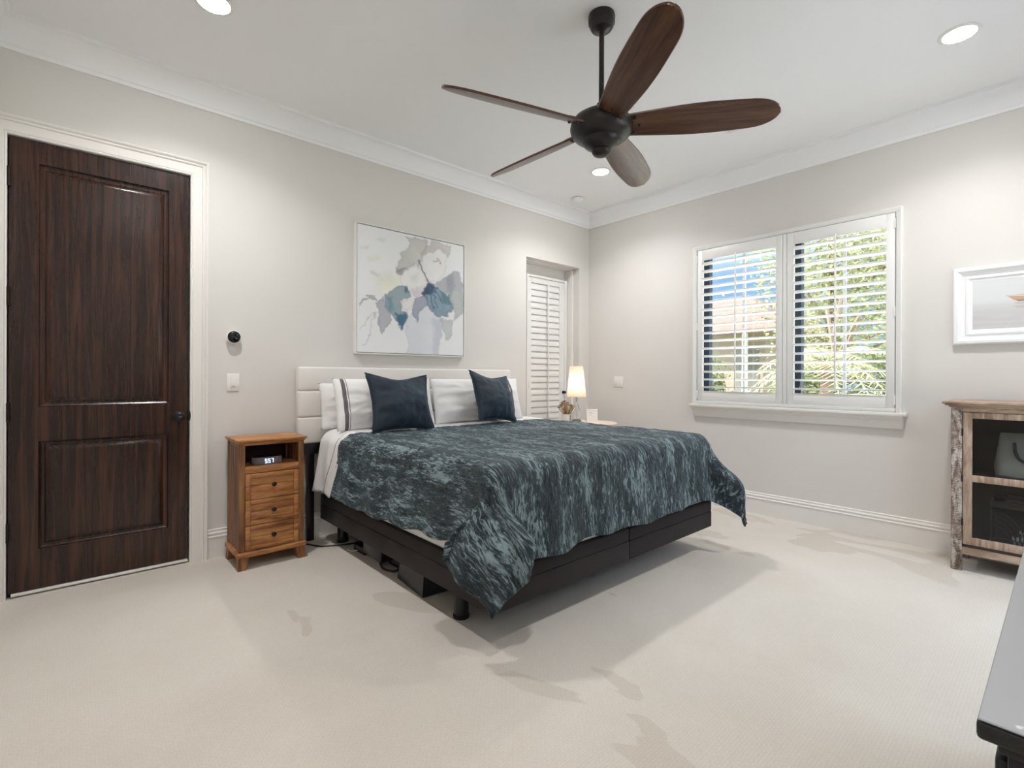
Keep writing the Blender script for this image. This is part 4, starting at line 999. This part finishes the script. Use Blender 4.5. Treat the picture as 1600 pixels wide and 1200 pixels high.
    stroke([(240, 780), (150, 1050)], 5, (0.80, 0.79, 0.77), 0.8); stroke([(230, 790), (120, 920)], 5, (0.80, 0.79, 0.77), 0.8); stroke([(170, 640), (220, 650)], 9, (0.70, 0.71, 0.73))
    return img
pa = thing('canvas_painting', 'square watercolour painting of white flowers in a vase above the bed', 'painting', (2.158, YA - 0.02, 1.358))
ax0, ax1, az0, az1 = 1.640, 2.678, 1.356, 2.376
MB().rectloft(lambda a, d: [(ax0 + a, YA - d, az0 + a), (ax1 - a, YA - d, az0 + a), (ax1 - a, YA - d, az1 - a), (ax0 + a, YA - d, az1 - a)], [(0, 0.0), (0, 0.042), (0.008, 0.042), (0.008, 0.028)]).build('frame', M['white_plastic'], pa, smooth=20)
MB().box(ax0 + 0.008, ax1 - 0.008, YA - 0.029, YA - 0.004, az0 + 0.008, az1 - 0.008).build('stretcher', M['grey_stone'], pa, smooth=0)
MB().box(ax0 + 0.014, ax1 - 0.014, YA - 0.036, YA - 0.028, az0 + 0.014, az1 - 0.014).build('canvas_edge', M['white_plastic'], pa, smooth=0)
art_mesh('canvas', M['artwork'], pa, (ax0 + 0.014, YA - 0.0365, az0 + 0.014), (ax1 - ax0 - 0.028, 0, 0), (0, 0, az1 - az0 - 0.028), flowers())

def seascape():
    h, w_ = 120, 200; uu, vv = np.meshgrid(np.linspace(0, 1, w_), np.linspace(0, 1, h))
    img = np.ones((h, w_, 3)) * np.array([0.88, 0.89, 0.89]); hor = 0.38
    sea = np.array([0.82, 0.81, 0.805]); a = sm(hor, hor + 0.3, vv)[..., None]; img = img * (1 - a) + sea * a
    img += 0.06 * fbm(uu * 0.5, vv * 3, 8, 4, 31)[..., None] * a
    def pl(poly, col, al=0.95, soft=0.006):
        nonlocal img
        d = poly_sd(uu * 1.6 + 0.012 * fbm(uu, vv, 20, 3, 40), vv, [(x * 1.6, y) for x, y in poly]); k = (sm(soft, -soft, d) * al)[..., None]; img = img * (1 - k) + np.array(col) * k
    pl([(0.27, 0.34), (0.72, 0.33), (0.67, 0.45), (0.33, 0.45)], (0.80, 0.66, 0.55)); pl([(0.27, 0.335), (0.42, 0.355), (0.72, 0.325), (0.70, 0.345), (0.42, 0.375), (0.29, 0.352)], (0.93, 0.89, 0.84))
    pl([(0.34, 0.445), (0.66, 0.445), (0.64, 0.475), (0.36, 0.475)], (0.55, 0.48, 0.41)); pl([(0.33, 0.50), (0.66, 0.50), (0.64, 0.52), (0.36, 0.52)], (0.70, 0.63, 0.57), 0.7, 0.02); pl([(0.33, 0.56), (0.62, 0.56), (0.60, 0.60), (0.35, 0.60)], (0.74, 0.69, 0.66), 0.6, 0.03)
    return img
py1, py0, pz0, pz1 = 0.530, -0.250, 1.405, 1.914
bp_ = thing('framed_picture', 'boat picture in a wide white moulded frame on the window wall', 'picture', (XB - 0.02, 0.14, pz0))
MB().rectloft(lambda a, d: [(XB - d, py0 + a, pz0 + a), (XB - d, py1 - a, pz0 + a), (XB - d, py1 - a, pz1 - a), (XB - d, py0 + a, pz1 - a)],
              [(0, 0.0), (0, 0.024), (0.008, 0.034), (0.024, 0.036), (0.036, 0.028), (0.046, 0.014), (0.060, 0.012), (0.066, 0.020), (0.076, 0.020), (0.082, 0.013), (0.092, 0.012), (0.098, 0.008)]).build('frame', M['crown'], bp_, smooth=30)
art_mesh('print', M['seascape'], bp_, (XB - 0.009, py1 - 0.096, pz0 + 0.096), (0, -(py1 - py0 - 0.192), 0), (0, 0, pz1 - pz0 - 0.192), seascape())

# ------------------------------------------------------------------ reclaimed cabinet with mesh doors
ky1, ky0, kf, kb = 0.494, -0.410, 4.085, 4.440
cb = thing('glass_cabinet', 'weathered wood cabinet with glass doors under the boat picture', 'cabinet', ((kf + kb) / 2, 0.042, 0))
tpm = MB(); tpm.box(kf - 0.030, kb, ky0 - 0.035, ky1 + 0.040, 1.022, 1.040, 0.004); tpm.box(kf - 0.020, kb, ky0 - 0.025, ky1 + 0.028, 1.012, 1.022, 0.003); tpm.box(kf - 0.008, kb, ky0 - 0.010, ky1 + 0.010, 1.002, 1.012, 0.003)
tpm.build('top', M['reclaimed_y'], cb)
for x in (kf, kb - 0.05):
    for y in (ky0, ky1 - 0.052):
        p = MB(); p.box(x, x + 0.05, y, y + 0.052, 0, 1.003, 0.006); p.build('post', M['whitewash'], cb)
for y in (ky0 + 0.015, ky1 - 0.035): MB().box(kf + 0.05, kb - 0.05, y, y + 0.02, 0.105, 1.003).build('side_panel', M['reclaimed_z'], cb, smooth=0)
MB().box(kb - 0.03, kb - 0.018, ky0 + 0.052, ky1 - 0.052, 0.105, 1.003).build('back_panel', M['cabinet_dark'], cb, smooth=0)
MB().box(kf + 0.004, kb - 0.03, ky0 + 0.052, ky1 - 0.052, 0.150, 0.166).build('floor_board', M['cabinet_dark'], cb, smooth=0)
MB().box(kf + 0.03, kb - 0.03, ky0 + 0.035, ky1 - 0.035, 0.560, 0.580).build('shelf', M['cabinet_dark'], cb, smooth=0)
MB().box(kf + 0.006, kf + 0.03, ky0 + 0.052, ky1 - 0.052, 0.103, 0.164, 0.003).build('apron', M['reclaimed_y'], cb)
MB().box(kf + 0.006, kf + 0.03, ky0 + 0.052, ky1 - 0.052, 0.974, 1.003, 0.003).build('top_rail', M['reclaimed_y'], cb)
for y0, y1 in ((0.0435, ky1 - 0.055), (ky0 + 0.055, 0.0405)):
    x0, x1 = kf + 0.002, kf + 0.024
    d = MB()
    d.box(x0, x1, y0, y0 + 0.042, 0.167, 0.972, 0.003); d.box(x0, x1, y1 - 0.042, y1, 0.167, 0.972, 0.003)
    for z0, z1 in ((0.167, 0.212), (0.552, 0.592), (0.936, 0.972)): d.box(x0 + 0.001, x1 - 0.001, y0 + 0.04, y1 - 0.04, z0, z1, 0.003)
    d_ = d.build('door', M['reclaimed_z'], cb)
    for z0, z1 in ((0.212, 0.552), (0.592, 0.936)): MB().box(x0 + 0.010, x0 + 0.013, y0 + 0.038, y1 - 0.038, z0 - 0.004, z1 + 0.004).build('pane', M['cabinet_glass'], d_, smooth=0)
    yh = y1 if y1 > 0.2 else y0
    for z in (0.30, 0.57, 0.85):
        MB().cyl((x0 - 0.002, yh + (0.002 if y1 > 0.2 else -0.002), z - 0.022), (x0 - 0.002, yh + (0.002 if y1 > 0.2 else -0.002), z + 0.022), 0.004, n=10).build('hinge', M['black_metal'], d_)
    yk = y0 + 0.02 if y1 > 0.2 else y1 - 0.02
    MB().cyl((x0 - 0.022, yk, 0.56), (x0, yk, 0.56), 0.010, 0.007, 14).build('knob', M['black_metal'], d_)

# bag on the shelf
bg = thing('canvas_bag', 'grey canvas bag with dark handle on the upper cabinet shelf', 'bag', (4.24, 0.14, 0.580))
rings = []
for t, sx, sy, in ((0.0, 0.80, 0.94), (0.02, 0.96, 1.0), (0.25, 1.0, 1.02), (0.55, 0.92, 0.98), (0.8, 0.70, 0.93), (0.93, 0.42, 0.90), (1.0, 0.16, 0.86)):
    ring_ = []
    for k in range(40):
        a = 2 * PI * k / 40; ca, sa = math.cos(a), math.sin(a)
        f_ = lambda q: math.copysign(abs(q) ** 0.45, q)
        p = Vector((4.24 + 0.110 * sx * f_(ca), 0.14 + 0.165 * sy * f_(sa), 0.581 + 0.270 * t)); p += mnoise.noise_vector(p * 14) * 0.006 * (1 if t > 0.01 else 0); ring_.append(p)
    rings.append(ring_)
MB().loft(rings, True, True).build('body', M['bag'], bg, smooth=60)
MB().box(4.24 - 0.112, 4.24 + 0.112, 0.14 - 0.168, 0.14 + 0.160, 0.5805, 0.604, 0.011, 3).build('base_trim', M['bag_trim'], bg)
for xo in (-0.1, 0.1):
    hp = [(4.24 + xo * (0.55 if z > 0.78 else 0.8) - (0.03 if xo < 0 else -0.03), y, z) for y, z in ((0.22, 0.80), (0.215, 0.75), (0.20, 0.71), (0.165, 0.685), (0.12, 0.685), (0.085, 0.71), (0.07, 0.75), (0.065, 0.80))]
    MB().tube(hp, 0.008, 8).build('handle', M['bag_trim'], bg)
# wire basket on the lower shelf
wb = thing('wire_basket', 'black wire basket with curved bars on the lower cabinet shelf', 'basket', (4.24, 0.14, 0.166))
qx0, qx1, qy0, qy1, qz0, qz1 = 4.14, 4.38, -0.03, 0.32, 0.172, 0.44
fmk = MB()
for z in (qz0, qz1, qz1 - 0.03): fmk.tube([(qx0, qy0, z), (qx1, qy0, z), (qx1, qy1, z), (qx0, qy1, z)], 0.005, 6, True)
for x, y in ((qx0, qy0), (qx1, qy0), (qx1, qy1), (qx0, qy1), (qx0, 0.145)): fmk.tube([(x, y, qz0 - 0.005), (x, y, qz1)], 0.005, 6)
fmk.build('frame', M['black_metal'], wb)
rim = MB(); rim.box(qx0 - 0.006, qx0, qy0, qy1, qz1 - 0.03, qz1 + 0.002, 0.002); rim.build('rim_band', M['base_fabric'], wb)
arcs = MB()
for yc, sgn in ((0.145, 1), (0.145, -1)):
    for r in (0.09, 0.11, 0.13, 0.15):
        arcs.tube([(qx0, 0.145 + sgn * (0.17 - r * math.cos(a)), qz0 + (r * 1.45) * math.sin(a)) for a in [i / 12 * PI / 2 for i in range(13)]], 0.003, 5)
arcs.build('curved_bars', M['black_metal'], wb)
coil = MB(); coil.tube([(4.20 + 0.022 * math.cos(t * 0.9), 0.23 - t * 0.0026, 0.215 + 0.022 * math.sin(t * 0.9)) for t in range(0, 90)], 0.004, 6)
coil.tube([(4.24 + 0.022 * math.cos(t * 0.9), 0.20 - t * 0.0026, 0.25 + 0.022 * math.sin(t * 0.9)) for t in range(0, 70)], 0.004, 6)
tag(coil.build('coiled_cord', M['white_plastic']), 'white coiled cord inside the black wire basket', 'cord')
bk = MB(); bk.box(4.16, 4.36, -0.01, 0.26, 0.445, 0.458, 0.004); tag(bk.build('folder', M['bag_trim']), 'flat dark folder lying across the wire basket', 'folder')

# ------------------------------------------------------------------ dresser in the right foreground
gx0, gx1, gy0, gy1, gz = 0.760, 2.260, -0.435, 0.070, 0.800
dsr = thing('dresser', 'grey topped black distressed dresser in the right foreground', 'dresser', ((gx0 + gx1) / 2, (gy0 + gy1) / 2, 0))
MB().box(gx0 + 0.001, gx1 - 0.001, gy0, gy1 - 0.001, gz - 0.003, gz, 0.0012, 1).build('top_surface', M['dresser_top'], dsr, smooth=0)
MB().box(gx0, gx1, gy0, gy1, gz - 0.024, gz - 0.003, 0.005, 3).build('top_edge', M['dresser_black'], dsr)
MB().box(gx0 + 0.016, gx1 - 0.016, gy0, gy1 - 0.016, gz - 0.040, gz - 0.024, 0.004).build('moulding', M['dresser_black'], dsr)
MB().box(gx0 + 0.021, gx1 - 0.021, gy0, gy1 - 0.024, 0.08, gz - 0.04, 0.003).build('carcass', M['dresser_black'], dsr)
for r in range(3):
    for c in range(2):
        x0 = gx0 + 0.045 + c * 0.715; z0 = 0.11 + r * 0.215
        d_ = MB().box(x0, x0 + 0.695, gy1 - 0.026, gy1 - 0.012, z0, z0 + 0.2, 0.004).build('drawer', M['dresser_black'], dsr)
        for kx_ in (0.17, 0.525):
            k_ = MB(); k_.lathe([(0, 0), (0.016, 0), (0.016, 0.004), (0.012, 0.008), (0, 0.009)], (x0 + kx_, gy1 - 0.012, z0 + 0.1), 16, Matrix.Rotation(-PI / 2, 4, 'X')); k_.build('knob', M['black_metal'], d_)
for x in (gx0 + 0.025, gx1 - 0.085):
    for y in (gy0 + 0.01, gy1 - 0.085):
        MB().box(x, x + 0.06, y, y + 0.06, 0, 0.085, 0.004).build('foot', M['dresser_black'], dsr)

# ------------------------------------------------------------------ cables and boxes under the bed
def cord(name, pts, r, mat, label):
    P = [Vector(p) for p in pts]; Q = []
    for i in range(len(P) - 1):
        p0, p1, p2, p3 = P[max(i - 1, 0)], P[i], P[i + 1], P[min(i + 2, len(P) - 1)]
        for k in range(6):
            t = k / 6; Q.append(0.5 * ((2 * p1) + (p2 - p0) * t + (2 * p0 - 5 * p1 + 4 * p2 - p3) * t * t + (3 * p1 - p0 - 3 * p2 + p3) * t ** 3))
    Q.append(P[-1]); tag(MB().tube(Q, r, 6).build(name, mat), label, 'cord')
cord('electric_cable', [(1.18, 3.60, 0.006), (1.24, 3.54, 0.006), (1.29, 3.44, 0.006), (1.36, 3.40, 0.006), (1.44, 3.36, 0.006), (1.55, 3.33, 0.006)], 0.005, M['black_plastic'], 'black power cord on the carpet between nightstand and bed')
cord('electric_cable', [(1.50, 2.98, 0.007), (1.45, 2.86, 0.007), (1.43, 2.78, 0.007), (1.46, 2.70, 0.008), (1.51, 2.74, 0.007), (1.50, 2.84, 0.012), (1.56, 2.9, 0.007)], 0.007, M['black_plastic'], 'black cord looped on the carpet under the bed side')
cord('charging_cable', [(1.435, 3.16, 0.02), (1.42, 3.20, 0.006), (1.41, 3.25, 0.005), (1.44, 3.28, 0.005), (1.49, 3.265, 0.005)], 0.003, M['white_plastic'], 'thin white cable beside the black adapter under the bed')
tag(MB().box(1.44, 1.56, 3.075, 3.24, 0.0, 0.055, 0.012, 3).build('power_adapter', M['black_plastic']), 'black power adapter box on the carpet under the head of the bed', 'adapter')

# ------------------------------------------------------------------ garden beyond the window
tag(MB().box(XB + T, 9.5, -14, 9, -0.25, -0.22).box(-6, XB + T, -14, YD - T, -0.25, -0.22).build('bounce_paving', M['bounce_paving'], smooth=0), kind='structure')  # out of view, added to bounce sun and sky light up to the ceiling
tag(MB().box(-20, 60, -25, 45, -0.35, -0.25).build('lawn', M['grass'], smooth=0), kind='structure')
def tree(label, x, y, h, rad_, trunk_h, mat, seed, leaves=2600, ls=0.20):
    t = thing('tree', label, 'tree', (x, y, -0.25), 'trees beyond the window'); rn = random.Random(seed)
    tr = MB(); tr.tube([(x, y, -0.25), (x + 0.1, y, trunk_h * 0.5), (x - 0.05, y + 0.05, trunk_h), (x, y, h * 0.8)], 0.13, 8)
    for k in range(7):
        a = rn.uniform(0, 6.28); tr.tube([(x, y, trunk_h + k * 0.3), (x + math.cos(a) * rad_ * .4, y + math.sin(a) * rad_ * .4, trunk_h + k * 0.3 + 0.5), (x + math.cos(a) * rad_ * .8, y + math.sin(a) * rad_ * .8, trunk_h + k * 0.3 + 0.9)], 0.035, 5)
    tr.build('trunk', M['bark'], t)
    lv = MB(); cz = (h + trunk_h * 0.6) / 2; rz = (h - trunk_h * 0.6) / 2
    cl = [(rn.uniform(-1, 1), rn.uniform(-1, 1), rn.uniform(-1, 1)) for _ in range(46)]
    cl = [c for c in cl if c[0] ** 2 + c[1] ** 2 + c[2] ** 2 < 1.15]
    for _ in range(leaves):
        c = rn.choice(cl); g = 0.22
        p = Vector((x + (c[0] * 0.85 + rn.gauss(0, g)) * rad_, y + (c[1] * 0.85 + rn.gauss(0, g)) * rad_, cz + (c[2] * 0.9 + rn.gauss(0, g)) * rz))
        d = Vector((rn.gauss(0, 1), rn.gauss(0, 1), rn.gauss(0, 1))).normalized(); s = d.cross(Vector((0.3, 0.2, 1))).normalized(); l = ls * rn.uniform(0.6, 1.3)
        lv.face([p, p + d * l * .5 + s * l * .28, p + d * l, p + d * l * .5 - s * l * .28])
    lv.build('crown', mat, t, smooth=0)['kind'] = 'stuff'
tree('tall pale green tree filling the right half of the window', 15.5, 4.3, 7.4, 2.3, 1.2, M['leaf_light'], 1, 11000, 0.13)
tree('farther pale tree behind the tall one in the right half of the window', 23.8, 3.0, 7.6, 2.4, 1.5, M['leaf_light'], 2, 5000)
tree('darker low bushy tree behind the lower right window half', 11.2, 3.1, 1.9, 1.0, 0.2, M['leaf_mid'], 3, 2600, 0.14)
tree('small olive bush before the house behind the left shutter', 17.4, 9.3, 1.9, 1.1, 0.2, M['leaf_mid'], 4, 1800, 0.16)
def palm(x, y, h, seed, label, n=18, L=1.1):
    t = thing('palm', label, 'palm', (x, y, -0.25), 'palms beyond the window'); rn = random.Random(seed)
    MB().cyl((x, y, -0.25), (x, y, h), 0.10, 0.07, 12).build('trunk', M['bark'], t)
    fr_ = MB()
    for k in range(n):
        a = 2 * PI * k / n + rn.uniform(-.15, .15); el = rn.uniform(0.1, 1.0); pts = []
        for i in range(9):
            s = i / 8; pts.append(Vector((x + math.cos(a) * L * s * math.cos(el * (1 - s * .6)), y + math.sin(a) * L * s * math.cos(el * (1 - s * .6)), h + L * (s * math.sin(el) - 0.75 * s * s))))
        fr_.tube(pts, 0.010, 4)
        for i in range(1, 9):
            tg = (pts[i] - pts[i - 1]).normalized(); sd = tg.cross(Vector((0, 0, 1))).normalized()
            for f_ in (0.0, 0.5):
                q = pts[i - 1].lerp(pts[i], f_)
                for sg in (1, -1):
                    w_ = L * 0.30 * math.sin(PI * (i / 8.6) ** 0.7); tip = q + sd * sg * w_ + tg * w_ * 0.6 - Vector((0, 0, w_ * 0.25))
                    fr_.face([q, q + tg * 0.03, tip])
    fr_.build('fronds', M['palm'], t, smooth=0)['kind'] = 'stuff'
palm(8.5, 2.45, 1.40, 5, 'spiky pale palm in the middle of the right window half')
palm(6.9, 1.30, 0.85, 6, 'low bright palm at the lower right corner of the window', 16, 0.8)
hs = thing('house', 'beige stucco house with brown roof seen through the left shutter', 'house', (22, 9, -0.25))
MB().box(20.0, 28, 7.3, 16, -0.25, 2.95).build('wall', M['stucco'], hs, smooth=0)
rf = MB(); rf.loft([[(19.4, 6.8, 2.9), (28.6, 6.8, 2.9), (28.6, 16.6, 2.9), (19.4, 16.6, 2.9)], [(19.4, 6.8, 3.05), (28.6, 6.8, 3.05), (28.6, 16.6, 3.05), (19.4, 16.6, 3.05)], [(23.6, 10.0, 5.0), (24.4, 10.0, 5.0), (24.4, 12.6, 5.0), (23.6, 12.6, 5.0)]], True, True); rf.build('roof', M['roof'], hs, smooth=10)
MB().box(19.98, 20.02, 8.05, 9.0, -0.1, 2.4).build('doorway', M['grey_stone'], hs, smooth=0)
MB().box(19.5, 19.7, 8.35, 8.5, -0.25, 2.95).build('porch_post', M['white_plastic'], hs, smooth=0)
